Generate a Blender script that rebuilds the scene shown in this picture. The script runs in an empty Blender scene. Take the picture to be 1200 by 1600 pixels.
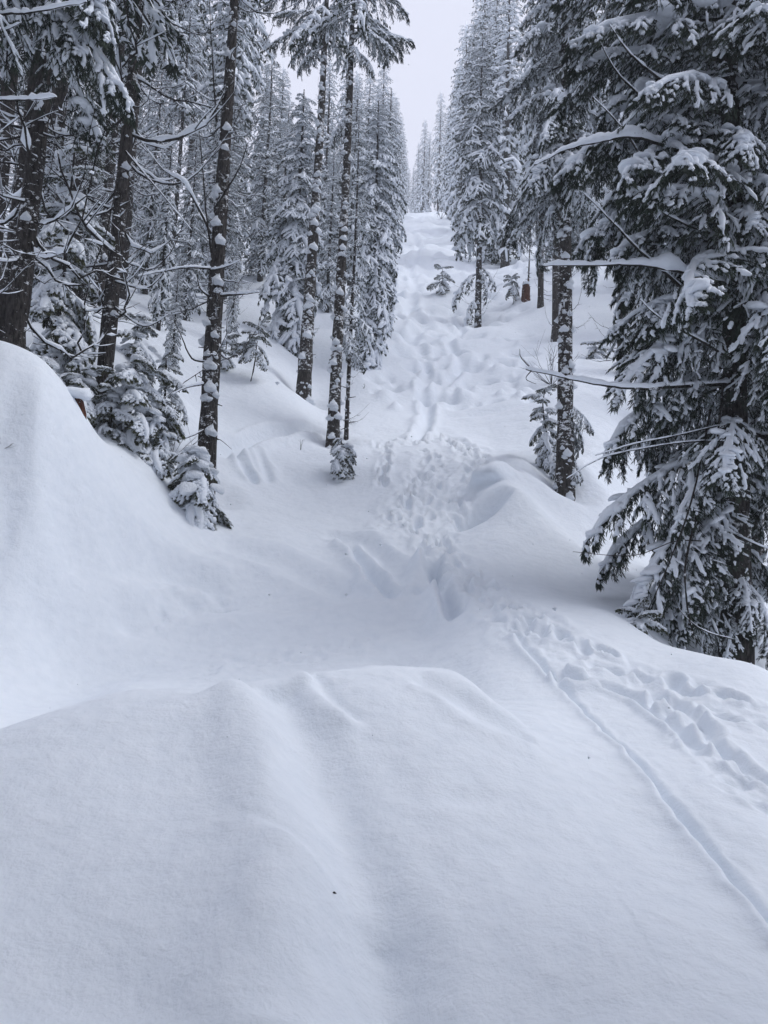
import bpy, math, random
import numpy as np
rng = np.random.default_rng(7)
random.seed(7)
sc = bpy.context.scene
col = sc.collection

# ------------------------------------------------------------------ camera, sky, sun, exposure
F_PX = 1180.0            # focal length in photo pixels (1200 x 1600)
PITCH, ROLL = math.radians(7.0), math.radians(2.0)
EYE = np.array([0.0, 0.0, 0.0])
_f = np.array([0, math.cos(PITCH), math.sin(PITCH)])
_r0 = np.array([1.0, 0, 0]); _u0 = np.array([0, -math.sin(PITCH), math.cos(PITCH)])
_r = math.cos(ROLL) * _r0 + math.sin(ROLL) * _u0
_u = -math.sin(ROLL) * _r0 + math.cos(ROLL) * _u0
import mathutils
cd = bpy.data.cameras.new('camera'); cam = bpy.data.objects.new('camera', cd); col.objects.link(cam)
cd.sensor_fit = 'VERTICAL'; cd.sensor_height = 36.0; cd.lens = 36.0 * F_PX / 1600.0
cd.clip_start = 0.05; cd.clip_end = 2000
M = mathutils.Matrix(((_r[0], _u[0], -_f[0], 0), (_r[1], _u[1], -_f[1], 0), (_r[2], _u[2], -_f[2], 0), (0, 0, 0, 1)))
cam.matrix_world = M
sc.camera = cam

SUN_EL, SUN_AZ = math.radians(55), math.radians(92)  # az from +y towards +x
w = bpy.data.worlds.new('World'); sc.world = w; w.use_nodes = True
nt = w.node_tree; nt.nodes.clear()
sky = nt.nodes.new('ShaderNodeTexSky'); sky.sky_type = 'NISHITA'; sky.sun_disc = False
sky.sun_elevation = SUN_EL; sky.sun_rotation = SUN_AZ; sky.dust_density = 6.0; sky.air_density = 1.0
mix = nt.nodes.new('ShaderNodeMix'); mix.data_type = 'RGBA'; mix.inputs[0].default_value = 0.96
mix.inputs[7].default_value = (7.0, 7.25, 8.55, 1)        # the even grey-lavender cloud deck
bgn = nt.nodes.new('ShaderNodeBackground'); bgn.inputs[1].default_value = 0.105
out = nt.nodes.new('ShaderNodeOutputWorld')
nt.links.new(sky.outputs[0], mix.inputs[6]); nt.links.new(mix.outputs[2], bgn.inputs[0]); nt.links.new(bgn.outputs[0], out.inputs[0])
sl = bpy.data.lights.new('sun', 'SUN'); sl.energy = 1.45; sl.angle = math.radians(28); sl.color = (0.97, 0.98, 1.0)
so = bpy.data.objects.new('sun', sl); col.objects.link(so)
sd = mathutils.Vector((math.sin(SUN_AZ) * math.cos(SUN_EL), math.cos(SUN_AZ) * math.cos(SUN_EL), math.sin(SUN_EL)))
so.rotation_euler = sd.to_track_quat('Z', 'Y').to_euler(); so.location = (0, 0, 60)
sc.view_settings.view_transform = 'Standard'; sc.view_settings.look = 'None'
sc.view_settings.exposure = 0.17; sc.view_settings.gamma = 1.0; sc.view_settings.use_curve_mapping = False
sc.render.engine = 'CYCLES'
cy = sc.cycles
cy.use_denoising = True; cy.max_bounces = 8; cy.diffuse_bounces = 5; cy.glossy_bounces = 2; cy.volume_bounces = 1
cy.transparent_max_bounces = 4; cy.use_adaptive_sampling = True; cy.adaptive_threshold = 0.02

def ray(px, py):
    d = _f + (px - 600) / F_PX * _r + (800 - py) / F_PX * _u
    return d
def at(px, py, depth):
    """the point seen at photo pixel (px, py) at distance depth along the level view axis"""
    d = ray(px, py); return d * (depth / d[1])

# ------------------------------------------------------------------ helpers
def perlin(x, y, seed=0):
    x = np.asarray(x, float); y = np.asarray(y, float)
    g = np.random.default_rng(1000 + seed); perm = g.permutation(512); ang = g.uniform(0, 2 * np.pi, 512)
    gx, gy = np.cos(ang), np.sin(ang)
    xi = np.floor(x).astype(int); yi = np.floor(y).astype(int); xf = x - xi; yf = y - yi
    def h(i, j): return perm[(perm[i % 512] + j) % 512]
    def dot(i, j, dx, dy):
        k = h(i, j); return gx[k] * dx + gy[k] * dy
    u = xf * xf * xf * (xf * (xf * 6 - 15) + 10); v = yf * yf * yf * (yf * (yf * 6 - 15) + 10)
    a = dot(xi, yi, xf, yf); b = dot(xi + 1, yi, xf - 1, yf); c = dot(xi, yi + 1, xf, yf - 1); d = dot(xi + 1, yi + 1, xf - 1, yf - 1)
    return (a + u * (b - a) + v * ((c + u * (d - c)) - (a + u * (b - a)))) * 1.5
def smooth(a, b, x):
    t = np.clip((x - a) / (b - a), 0, 1); return t * t * (3 - 2 * t)

class MB:
    """collects polygons and links them as one mesh object"""
    def __init__(s): s.v = []; s.q = []; s.t = []; s.qm = []; s.tm = []; s.n = 0
    def add(s, v, q=None, t=None, m=0):
        v = np.asarray(v, np.float32).reshape(-1, 3)
        if q is not None and len(q):
            q = np.asarray(q, np.int32).reshape(-1, 4); s.q.append(q + s.n); s.qm.append(np.full(len(q), m, np.int32))
        if t is not None and len(t):
            t = np.asarray(t, np.int32).reshape(-1, 3); s.t.append(t + s.n); s.tm.append(np.full(len(t), m, np.int32))
        s.v.append(v); s.n += len(v)
    def arrays(s):
        V = np.concatenate(s.v) if s.v else np.zeros((0, 3), np.float32)
        Q = np.concatenate(s.q) if s.q else np.zeros((0, 4), np.int32); T = np.concatenate(s.t) if s.t else np.zeros((0, 3), np.int32)
        QM = np.concatenate(s.qm) if s.qm else np.zeros(0, np.int32); TM = np.concatenate(s.tm) if s.tm else np.zeros(0, np.int32)
        return V, Q, T, QM, TM
    def add_arrays(s, A, R=None, off=None):
        V, Q, T, QM, TM = A
        if R is not None: V = V @ np.asarray(R, np.float32).T
        if off is not None: V = V + np.asarray(off, np.float32)
        if len(Q): s.q.append(Q + s.n); s.qm.append(QM)
        if len(T): s.t.append(T + s.n); s.tm.append(TM)
        s.v.append(V); s.n += len(V)
    def mesh(s, name, mats, smooth_=True):
        V, Q, T, QM, TM = s.arrays()
        me = bpy.data.meshes.new(name)
        me.vertices.add(len(V)); me.vertices.foreach_set('co', V.astype(np.float32).ravel())
        nl = len(Q) * 4 + len(T) * 3; me.loops.add(nl)
        me.loops.foreach_set('vertex_index', np.concatenate([Q.ravel(), T.ravel()]).astype(np.int32))
        np_ = len(Q) + len(T); me.polygons.add(np_)
        st = np.concatenate([np.arange(len(Q)) * 4, len(Q) * 4 + np.arange(len(T)) * 3]).astype(np.int32)
        me.polygons.foreach_set('loop_start', st)
        me.polygons.foreach_set('material_index', np.concatenate([QM, TM]).astype(np.int32))
        me.polygons.foreach_set('use_smooth', np.full(np_, smooth_, bool))
        for m in mats: me.materials.append(m)
        me.update(calc_edges=True); me.validate()
        return me

def link(name, data, parent=None, loc=None, rot=None):
    o = bpy.data.objects.new(name, data); col.objects.link(o)
    if parent is not None: o.parent = parent
    if loc is not None: o.location = loc
    if rot is not None: o.rotation_euler = rot
    return o
def tag(o, label=None, cat=None, group=None, kind=None):
    if label: o['label'] = label
    if cat: o['category'] = cat
    if group: o['group'] = group
    if kind: o['kind'] = kind
    return o
def thing(name, label, cat, loc, rotz=0.0, group=None):
    return tag(link(name, None, None, loc, (0, 0, rotz)), label, cat, group)
def copy_tree(o, parent=None):
    c = o.copy(); col.objects.link(c); c.parent = parent
    for ch in list(o.children): copy_tree(ch, c)
    return c

# ------------------------------------------------------------------ materials
def mat(name):
    m = bpy.data.materials.new(name); m.use_nodes = True
    n = m.node_tree; b = n.nodes['Principled BSDF']; return m, n, b
def N(n, t, **k):
    x = n.nodes.new(t)
    for a, v in k.items(): setattr(x, a, v)
    return x
def snow_mat(name, fine, strength, dist, colr):
    m, n, b = mat(name)
    tc = N(n, 'ShaderNodeTexCoord')
    a = N(n, 'ShaderNodeTexNoise'); a.inputs['Scale'].default_value = fine; a.inputs['Detail'].default_value = 5; a.inputs['Roughness'].default_value = 0.65
    c = N(n, 'ShaderNodeTexNoise'); c.inputs['Scale'].default_value = fine * 0.12; c.inputs['Detail'].default_value = 3
    n.links.new(tc.outputs['Object'], a.inputs['Vector']); n.links.new(tc.outputs['Object'], c.inputs['Vector'])
    bp = N(n, 'ShaderNodeBump'); bp.inputs['Strength'].default_value = strength; bp.inputs['Distance'].default_value = dist
    n.links.new(a.outputs[0], bp.inputs['Height'])
    bp2 = N(n, 'ShaderNodeBump'); bp2.inputs['Strength'].default_value = strength; bp2.inputs['Distance'].default_value = dist * 4
    n.links.new(c.outputs[0], bp2.inputs['Height']); n.links.new(bp.outputs[0], bp2.inputs['Normal'])
    n.links.new(bp2.outputs[0], b.inputs['Normal'])
    cr = N(n, 'ShaderNodeValToRGB'); cr.color_ramp.elements[0].position = 0.3; cr.color_ramp.elements[1].position = 0.75
    cr.color_ramp.elements[0].color = (colr[0] * .94, colr[1] * .95, colr[2] * .96, 1); cr.color_ramp.elements[1].color = (*colr, 1)
    n.links.new(c.outputs[0], cr.inputs[0]); n.links.new(cr.outputs[0], b.inputs['Base Color'])
    b.inputs['Roughness'].default_value = 0.75; b.inputs['Specular IOR Level'].default_value = 0.15
    return m
SNOW = snow_mat('ground_snow', 60.0, 0.5, 0.012, (0.865, 0.905, 0.955))
TSNOW = snow_mat('tree_snow', 26.0, 0.6, 0.02, (0.86, 0.895, 0.945))

def bark_mat(name, dark, light, snow_amt):
    m, n, b = mat(name)
    tc = N(n, 'ShaderNodeTexCoord'); mp = N(n, 'ShaderNodeMapping'); mp.inputs['Scale'].default_value = (1, 1, 0.28)
    n.links.new(tc.outputs['Object'], mp.inputs[0])
    v = N(n, 'ShaderNodeTexVoronoi'); v.inputs['Scale'].default_value = 17; v.feature = 'DISTANCE_TO_EDGE'
    z = N(n, 'ShaderNodeTexNoise'); z.inputs['Scale'].default_value = 22; z.inputs['Detail'].default_value = 6; z.inputs['Roughness'].default_value = 0.7
    n.links.new(mp.outputs[0], v.inputs['Vector']); n.links.new(mp.outputs[0], z.inputs['Vector'])
    cr = N(n, 'ShaderNodeValToRGB'); cr.color_ramp.elements[0].position = 0.35; cr.color_ramp.elements[1].position = 0.72
    cr.color_ramp.elements[0].color = (*dark, 1); cr.color_ramp.elements[1].color = (*light, 1)
    n.links.new(z.outputs[0], cr.inputs[0])
    # dry snow blown into the bark
    s = N(n, 'ShaderNodeTexNoise'); s.inputs['Scale'].default_value = 9; s.inputs['Detail'].default_value = 7; s.inputs['Roughness'].default_value = 0.75
    mp2 = N(n, 'ShaderNodeMapping'); mp2.inputs['Scale'].default_value = (1, 1, 1.8)
    n.links.new(tc.outputs['Object'], mp2.inputs[0]); n.links.new(mp2.outputs[0], s.inputs['Vector'])
    sr = N(n, 'ShaderNodeValToRGB'); p = 0.70 - snow_amt
    sr.color_ramp.elements[0].position = p; sr.color_ramp.elements[1].position = p + 0.03
    lo = N(n, 'ShaderNodeTexNoise'); lo.inputs['Scale'].default_value = 1.3; lo.inputs['Detail'].default_value = 2; n.links.new(tc.outputs['Object'], lo.inputs['Vector'])
    ma = N(n, 'ShaderNodeMath', operation='MULTIPLY_ADD'); ma.inputs[1].default_value = .55; ma.inputs[2].default_value = -.275; n.links.new(lo.outputs[0], ma.inputs[0])
    sm = N(n, 'ShaderNodeMath', operation='ADD'); n.links.new(s.outputs[0], sm.inputs[0]); n.links.new(ma.outputs[0], sm.inputs[1]); n.links.new(sm.outputs[0], sr.inputs[0])
    mx = N(n, 'ShaderNodeMix', data_type='RGBA'); mx.inputs[7].default_value = (0.85, 0.87, 0.9, 1)
    n.links.new(sr.outputs[0], mx.inputs[0]); n.links.new(cr.outputs[0], mx.inputs[6]); n.links.new(mx.outputs[2], b.inputs['Base Color'])
    bp = N(n, 'ShaderNodeBump'); bp.inputs['Strength'].default_value = 1.0; bp.inputs['Distance'].default_value = 0.06
    ad = N(n, 'ShaderNodeMath', operation='ADD'); n.links.new(v.outputs[0], ad.inputs[0]); n.links.new(z.outputs[0], ad.inputs[1])
    n.links.new(ad.outputs[0], bp.inputs['Height']); n.links.new(bp.outputs[0], b.inputs['Normal'])
    b.inputs['Roughness'].default_value = 0.9; b.inputs['Specular IOR Level'].default_value = 0.1
    return m
BARK = bark_mat('dark_bark', (0.014, 0.012, 0.012), (0.105, 0.095, 0.088), 0.10)
BARK2 = bark_mat('snow_plastered_bark', (0.02, 0.018, 0.017), (0.11, 0.10, 0.092), 0.14)
TWIG = bark_mat('twig_bark', (0.018, 0.016, 0.015), (0.055, 0.05, 0.046), 0.03)
ROT = bark_mat('rotten_wood', (0.05, 0.02, 0.013), (0.17, 0.07, 0.045), 0.10)
def needle_mat(name, a, b_):
    m, n, b = mat(name)
    tc = N(n, 'ShaderNodeTexCoord')
    z = N(n, 'ShaderNodeTexNoise'); z.inputs['Scale'].default_value = 3.0; z.inputs['Detail'].default_value = 4
    n.links.new(tc.outputs['Object'], z.inputs['Vector'])
    cr = N(n, 'ShaderNodeValToRGB'); cr.color_ramp.elements[0].position = 0.35; cr.color_ramp.elements[1].position = 0.7
    cr.color_ramp.elements[0].color = (*a, 1); cr.color_ramp.elements[1].color = (*b_, 1)
    n.links.new(z.outputs[0], cr.inputs[0]); n.links.new(cr.outputs[0], b.inputs['Base Color'])
    b.inputs['Roughness'].default_value = 0.7; b.inputs['Specular IOR Level'].default_value = 0.15
    return m
NEEDLE = needle_mat('fir_needles', (0.022, 0.032, 0.026), (0.05, 0.066, 0.046))
NEEDLE_F = needle_mat('frosted_needles', (0.05, 0.06, 0.06), (0.13, 0.145, 0.15))
CEDAR = needle_mat('cedar_sprays', (0.035, 0.042, 0.022), (0.085, 0.09, 0.045))

# ------------------------------------------------------------------ the snow ground
_py = np.array([-400, -80, -20, 0, 5, 9, 12, 19, 26, 38, 65, 120, 130, 145, 180, 260, 450.])
_pz = np.array([-110, -26, -6.5, -1.5, -1.15, -.4, .9, 4.0, 7.7, 14.8, 31, 65.5, 70.5, 74.5, 77, 78, 78.])
_ms = np.gradient(_pz, _py)
def z0(y):
    y = np.clip(y, -399, 449); i = np.clip(np.searchsorted(_py, y) - 1, 0, len(_py) - 2)
    h = _py[i + 1] - _py[i]; t = (y - _py[i]) / h
    return (2*t**3-3*t**2+1)*_pz[i] + (t**3-2*t**2+t)*h*_ms[i] + (-2*t**3+3*t**2)*_pz[i+1] + (t**3-t**2)*h*_ms[i+1]
SEEN = [  # photo pixel, level distance: the lie of the land
 (-120,520,10.2),(-120,700,9.2),(-120,900,8.6),(0,1600,2.5),(300,1600,2.6),(600,1600,2.65),(900,1600,2.65),(1200,1600,2.6),
 (0,1350,3.25),(300,1350,3.3),(600,1350,3.4),(900,1350,3.6),(1200,1440,3.3),
 (0,1230,3.7),(300,1200,4.1),(600,1180,4.35),(850,1200,4.6),(1030,1300,4.2),(1200,1300,4.2),
 (0,1140,4.4),(200,1080,4.95),(400,1066,5.2),(490,1054,5.3),(600,1046,5.6),(700,1066,5.6),
 (800,1105,5.6),(1000,1150,5.9),(1200,1170,5.7),(1200,1100,6.6),(1040,1080,7.0),(850,1010,8.0),(1200,1048,7.7),(1090,1022,8.2),(960,958,9.6),(760,950,9.6),
 (0,1118,7.0),(200,1068,8.2),(400,1052,8.9),(600,1010,9.5),(700,950,10.2),
 (100,980,9.4),(200,960,10.2),(300,935,11),(450,930,11.3),(600,890,12.0),(700,870,12.4),
 (0,900,9.0),(0,800,9.3),(0,700,9.6),(60,640,9.8),(0,600,9.8),(130,660,10.7),(200,765,11.3),(250,812,11.9),(330,838,12.6),(430,840,13),
 (20,518,14.5),(120,515,15.5),(200,650,13.6),(160,590,14.0),(320,755,14.6),(300,650,17),(400,700,17.5),(370,600,20.5),(395,590,21),(460,620,21),
 (520,690,18.8),(530,760,16.4),(450,765,16.2),(550,840,14),(600,790,15.3),(650,700,18.6),(660,850,13.3),
 (560,560,26.5),(620,600,25),(700,600,25.5),(640,500,37),(700,500,37),(600,400,64),(680,400,65),(640,336,117),(720,336,115),(745,505,36),(800,480,40),
 (770,690,19.5),(850,720,17),(880,755,15.9),(940,700,18),(900,560,27),(1000,580,26),(860,450,44),
 (790,762,14.4),(850,810,13.9),(940,868,13.2),(820,850,12.9),(720,830,13.9),(900,930,11.2),(990,905,12.3),(1080,930,12.6),(1190,955,13),(1000,790,17),(1100,800,17.2),
 (1150,1048,10.5),(1080,1000,10.9),
 (420,520,27),(270,485,28),(60,450,24),(100,400,42),(300,410,50),(1100,500,32),(1100,430,48),(400,345,108),(900,345,108),
]
HIDDEN = [(0,5.4,-1.12),(100,5.9,-1.12),(300,6.3,-1.05),(420,6.5,-1.0),(520,6.8,-.95),(650,7.2,-.85),(0,6.4,-1.22),(300,7.4,-1.08),(520,8.0,-.9),(60,12,2.9),(0,12,3.0),(130,12.4,2.6),(478,23.3,6.2),(1150,9.4,-1.35),(1250,11,-1.1),(-200,6,-.6),(-220,10.4,3.6),(-300,4,-1.2),(-250,14,5.2),(1400,7,-1.6),(1400,12,-.8),(1400,4,-1.6)]
def warp(x, y):
    r = np.hypot(x, y) + 1e-9; k = np.arcsinh(r / 4.0) / r; return np.stack([x * k, y * k], -1)
_C = [at(*p) for p in SEEN] + [np.array([at(p, 900, d)[0], d, z]) for p, d, z in HIDDEN]
_C += [np.array([math.sin(a) * r, math.cos(a) * r, float(z0(np.array(math.cos(a) * r)))]) for r in (12, 60) for a in (1.6, 2.2, 2.8, 3.5, 4.1, 4.7)]
_C += [np.array([x, 250.0, 78.0]) for x in (-150, 0, 150)] + [np.array([0, -2., -1.65]), np.array([2.5, 0, -1.6]), np.array([-2.5, 0, -1.3])]
_C = np.array(_C)
def _ker(a, b):
    d2 = ((a[:, None, :] - b[None, :, :]) ** 2).sum(-1); return 0.5 * d2 * np.log(d2 + 1e-12)
_W = warp(_C[:, 0], _C[:, 1]); _n = len(_C)
_q = (_C[:, 2] - z0(_C[:, 1])) / (4 + np.hypot(_C[:, 0], _C[:, 1]))
_A = np.zeros((_n + 3, _n + 3)); _A[:_n, :_n] = _ker(_W, _W) + np.eye(_n) * 0.0006
_A[:_n, _n] = 1; _A[:_n, _n + 1:] = _W; _A[_n, :_n] = 1; _A[_n + 1:, :_n] = _W.T
_sol = np.linalg.solve(_A, np.concatenate([_q, np.zeros(3)]))
def H0(x, y):
    x = np.atleast_1d(np.asarray(x, float)); y = np.atleast_1d(np.asarray(y, float)); o = np.zeros(x.shape)
    for i in range(0, len(x), 60000):
        s = slice(i, i + 60000); P = warp(x[s], y[s])
        o[s] = (_ker(P, _W) @ _sol[:_n] + _sol[_n] + P @ _sol[_n + 1:]) * (4 + np.hypot(x[s], y[s]))
    return z0(y) + o
def hit(px, py, Hf=None, t0=1.2, t1=160):
    """where the sight line through a photo pixel meets the snow"""
    Hf = Hf or H0; d = ray(px, py); d = d / d[1]; t = np.geomspace(t0, t1, 900)
    g = Hf(d[0] * t, d[1] * t) - d[2] * t
    k = np.argmax(g > 0) if (g > 0).any() else len(t) - 1
    k = max(k, 1); a, b = g[k - 1], g[k]; f = np.clip(-a / (b - a + 1e-12), 0, 1); tt = t[k - 1] + (t[k] - t[k - 1]) * f
    return d * tt
def path(pts, n=10):
    P = np.array([hit(*p)[:2] for p in pts]); o = []
    for i in range(len(P) - 1):
        p0, p1, p2, p3 = P[max(i - 1, 0)], P[i], P[i + 1], P[min(i + 2, len(P) - 1)]
        for t in np.arange(n) / n:
            o.append(0.5 * ((2 * p1) + (p2 - p0) * t + (2*p0 - 5*p1 + 4*p2 - p3) * t*t + (3*p1 - p0 - 3*p2 + p3) * t**3))
    o.append(P[-1]); return np.array(o)
def along(X, Y, P):
    """signed distance to a polyline, and the share of its length gone by"""
    best = np.full(X.shape, 1e9); sd = np.zeros(X.shape); sp = np.zeros(X.shape)
    L = np.concatenate([[0], np.cumsum(np.hypot(*np.diff(P, axis=0).T))])
    for i in range(len(P) - 1):
        a, b = P[i], P[i + 1]; e = b - a; l2 = e @ e + 1e-12
        t = np.clip(((X - a[0]) * e[0] + (Y - a[1]) * e[1]) / l2, 0, 1)
        dx = X - a[0] - t * e[0]; dy = Y - a[1] - t * e[1]; d = np.hypot(dx, dy)
        m = d < best; best[m] = d[m]; sg = np.sign(e[0] * dy - e[1] * dx); sd[m] = (d * sg)[m]; sp[m] = ((L[i] + t * math.sqrt(l2)) / L[-1])[m]
    return sd, sp, L[-1]
GF = 1.6   # how boldly the relief is cut
DET = []     # relief laid over the land: f(x, y) -> height change
def box(P, m): return P[:, 0].min() - m, P[:, 0].max() + m, P[:, 1].min() - m, P[:, 1].max() + m
def groove(pts, wid, dep, lip=0.3, shift=0.0, skew=0.0, n=8, fade=(0.12, 0.88), rough=0.0, cut=1.0):
    P = path(pts, n); bx = box(P, wid * 6)
    def f(x, y, o):
        m = (x > bx[0]) & (x < bx[1]) & (y > bx[2]) & (y < bx[3])
        if not m.any(): return
        X, Y = x[m], y[m]; sd, sp, L = along(X, Y, P); wob = 1 + 0.35 * perlin(X / (wid * 5), Y / (wid * 5), 3)
        s = sd / (wid * wob); e = smooth(0, fade[0], sp) * (1 - smooth(fade[1], 1, sp)) if fade[0] > 0 else 1 - smooth(fade[1], 1, sp)
        prof = -cut * np.exp(-np.abs(s) ** 2.4) + lip * np.exp(-((np.abs(s) - 1.9) / 0.8) ** 2) + skew * np.tanh(s * 1.2) * np.exp(-(s / 3.0) ** 2)
        h = GF * dep * prof * e
        if rough: h = h + rough * dep * e * perlin(X / (wid * .6), Y / (wid * .6), 9) * np.exp(-(s / 1.8) ** 2)
        o[m] += h
    DET.append(f)
def dent(px, py, rx, ry, dep, ang=0.0, p=2.0, d=None):
    c = hit(px, py)[:2] if d is None else at(px, 900, d)[:2]
    ca, sa = math.cos(ang), math.sin(ang)
    def f(x, y, o):
        m = (np.abs(x - c[0]) < 3.2 * max(rx, ry)) & (np.abs(y - c[1]) < 3.2 * max(rx, ry))
        if not m.any(): return
        X, Y = x[m] - c[0], y[m] - c[1]; u = (X * ca + Y * sa) / rx; v = (-X * sa + Y * ca) / ry
        o[m] -= dep * np.exp(-(u * u + v * v) ** (p / 2))
    DET.append(f)
def churn(pts, wid, dep, seed, n=6, cell=0.33, fade=(0.05, 0.95), feet=True):
    """a trodden trail: sunk a little, broken snow, boot holes"""
    P = path(pts, n); bx = box(P, wid * 3); g = np.random.default_rng(seed)
    L = np.hypot(*np.diff(P, axis=0).T).sum(); cum = np.concatenate([[0], np.cumsum(np.hypot(*np.diff(P, axis=0).T))])
    feet_ = []
    if feet:
        for s in np.arange(0.1, L, cell * .8):
            i = min(np.searchsorted(cum, s), len(P) - 1); a = P[i]; tdir = P[i] - P[i - 1] if i else P[1] - P[0]; tdir = tdir / (np.hypot(*tdir) + 1e-9)
            nrm = np.array([-tdir[1], tdir[0]]); c = a + nrm * g.normal(0, wid * .42)
            feet_.append((c, math.atan2(tdir[1], tdir[0]) + g.normal(0, .4), g.uniform(.11, .2), g.uniform(.055, .085), g.uniform(.35, 1.5)))
    def f(x, y, o):
        m = (x > bx[0]) & (x < bx[1]) & (y > bx[2]) & (y < bx[3])
        if not m.any(): return
        X, Y = x[m], y[m]; sd, sp, _ = along(X, Y, P); wob = 1 + 0.45 * perlin(X / .55, Y / .55, seed)
        s = np.abs(sd) / (wid * wob); e = smooth(0, fade[0], sp) * (1 - smooth(fade[1], 1, sp)); k = (1 - smooth(.7, 1.15, s)) * e
        nz = perlin(X / .16, Y / .16, seed + 1) * .45 + np.abs(perlin(X / .34, Y / .34, seed + 2)) * .7 + (.5 - np.abs(perlin(X / .11, Y / .11, seed + 4))) * .38
        dep_ = dep * GF; h = k * dep_ * (-.38 + nz * .95) + dep_ * .32 * e * np.exp(-((s - 1.25) / .28) ** 2) * (.5 + .8 * np.abs(perlin(X / .25, Y / .25, seed + 3)))
        for c, a, lx, ly, q in feet_:
            u0, v0 = X - c[0], Y - c[1]; w_ = (np.abs(u0) < .6) & (np.abs(v0) < .6)
            if not w_.any(): continue
            ca, sa = math.cos(a), math.sin(a); u = (u0[w_] * ca + v0[w_] * sa) / lx; v = (-u0[w_] * sa + v0[w_] * ca) / ly
            rr = np.sqrt(u * u + v * v); h[w_] += dep_ * 1.1 * q * e[w_] * (-np.exp(-rr ** 5) + .35 * np.exp(-((rr - 1.5) / .35) ** 2))
        o[m] += h
    DET.append(f)

# folds and creases of the near mound
groove([(408,1078),(440,1120),(470,1190),(510,1270),(545,1370),(566,1480),(576,1600),(578,1680)], .17, .06, .25, skew=-1.2, cut=.7, fade=(.04, .98))
groove([(575,1380),(500,1480),(420,1580),(380,1640)], .14, .03, .3, skew=-1.0, cut=.4)
groove([(484,1056),(510,1082),(545,1112),(585,1140)], .06, .028, .2, skew=-1.1, cut=.6, fade=(.1,.75))
groove([(640,1064),(700,1090),(760,1128),(840,1160)], .10, .03, .5)
groove([(560,1030),(640,1036),(700,1054),(770,1088),(850,1150),(910,1195)], .24, .05, .2, skew=-1.2, fade=(.1,.8))
dent(420,1180,.13,.5,-.05,.1); dent(540,1100,.3,.35,-.03); dent(300,1110,.5,.4,-.05)
dent(735,1240,.17,.1,.04,.5); dent(600,1500,.16,.5,.05); dent(120,1540,.35,.2,.05); dent(830,1320,.6,.3,.04,.4); dent(950,1480,.5,.25,-.04,.5)
# the long ski track on the right and the faint ones beside it
groove([(800,985),(830,1020),(868,1058),(905,1095),(960,1152),(1020,1222),(1075,1292),(1130,1358),(1180,1418),(1260,1510)], .040, .06, .18, skew=-.45, cut=.8, n=10, fade=(.06, .99))
groove([(868,1050),(905,1062),(930,1064)], .07, .10, .5)
groove([(905,1060),(990,1092),(1060,1140),(1100,1180)], .05, .045, .6)
groove([(1000,1075),(1070,1112),(1140,1180),(1230,1260)], .05, .04, .6)
# the trodden trail
churn([(1290,1175),(1200,1135),(1110,1098),(1020,1070),(940,1040),(870,1003),(810,968)], .30, .045, 31)
churn([(1230,1290),(1165,1238),(1120,1180),(1070,1130),(1010,1085)], .17, .04, 37)
churn([(860,1000),(800,955),(755,925),(720,895),(695,870),(672,840)], .33, .075, 41)
churn([(690,872),(664,830),(655,790),(668,750),(680,722),(665,702)], .46, .075, 47)
churn([(722,830),(716,790),(722,755),(742,728),(715,698),(690,690)], .30, .075, 53)
churn([(612,838),(620,800),(640,765),(655,735)], .30, .07, 59)
churn([(588,700),(625,688),(660,690),(700,690),(745,712)], .34, .08, 61)
churn([(600,760),(598,735),(602,712),(590,690)], .14, .09, 67)
groove([(676,872),(684,900),(700,940),(716,962)], .11, .16, .4, skew=-.4)
groove([(655,935),(672,905),(676,872)], .12, .12, .4)
# ski lines winding down the slope above
groove([(640,700),(662,668),(668,640),(660,610),(668,585),(655,560)], .15, .10, .5)
groove([(660,650),(690,610),(720,570),(700,540),(720,515),(690,490)], .18, .10, .6)
groove([(655,560),(640,530),(660,510),(640,480),(650,450),(640,420),(655,390),(640,360)], .3, .13, .6, fade=(.02,.98))
groove([(540,848),(562,872),(590,908),(622,940)], .11, .13, .45, skew=-.5, fade=(.1, .8))
groove([(500,835),(560,850),(610,880),(640,905)], .14, .06, .6)
groove([(366,712),(382,732),(400,758)], .10, .10, .5); groove([(400,712),(412,732),(420,756)], .1, .06, .5)
groove([(340,712),(400,690),(440,678),(505,672)], .16, .14, .6)
groove([(330,840),(420,870),(480,900),(560,930)], .2, .05, .7); groove([(160,860),(240,880),(300,905),(360,920)], .16, .05, .7)
groove([(60,770),(150,850),(260,890),(330,900)], .2, .05, .7)
dent(90,720,.5,.25,.12,.8); dent(150,800,.6,.22,-.12,.7); dent(230,860,.7,.2,-.12,.5); dent(330,890,.8,.2,-.10,.3); dent(280,905,.6,.15,.10,.3); dent(40,850,.5,.3,-.08,.4); dent(110,860,.3,.2,.07,.6); dent(180,900,.5,.18,-.06,.4)
# slumps and holes on the bank and in the dip
dent(60,935,.24,.24,.2); dent(195,985,.22,.16,.11,.3); dent(20,785,.2,.28,.18); dent(290,945,.5,.22,.10,.1); dent(330,930,.16,.14,.08); dent(250,960,.14,.1,.07); dent(350,955,.15,.1,.06)
churn([(225,975),(270,950),(320,945),(370,940)], .28, .055, 71, feet=False)
churn([(310,1045),(370,1038),(440,1026),(520,1015),(600,1000)], .30, .05, 73, feet=False)
dent(200,1010,.5,.3,-.14,.4); dent(400,975,1.2,.28,-.16,.05); dent(560,960,.6,.3,-.12,.2); dent(660,975,.3,.6,.16,.3)
dent(640,1015,.5,.25,.10)
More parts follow.
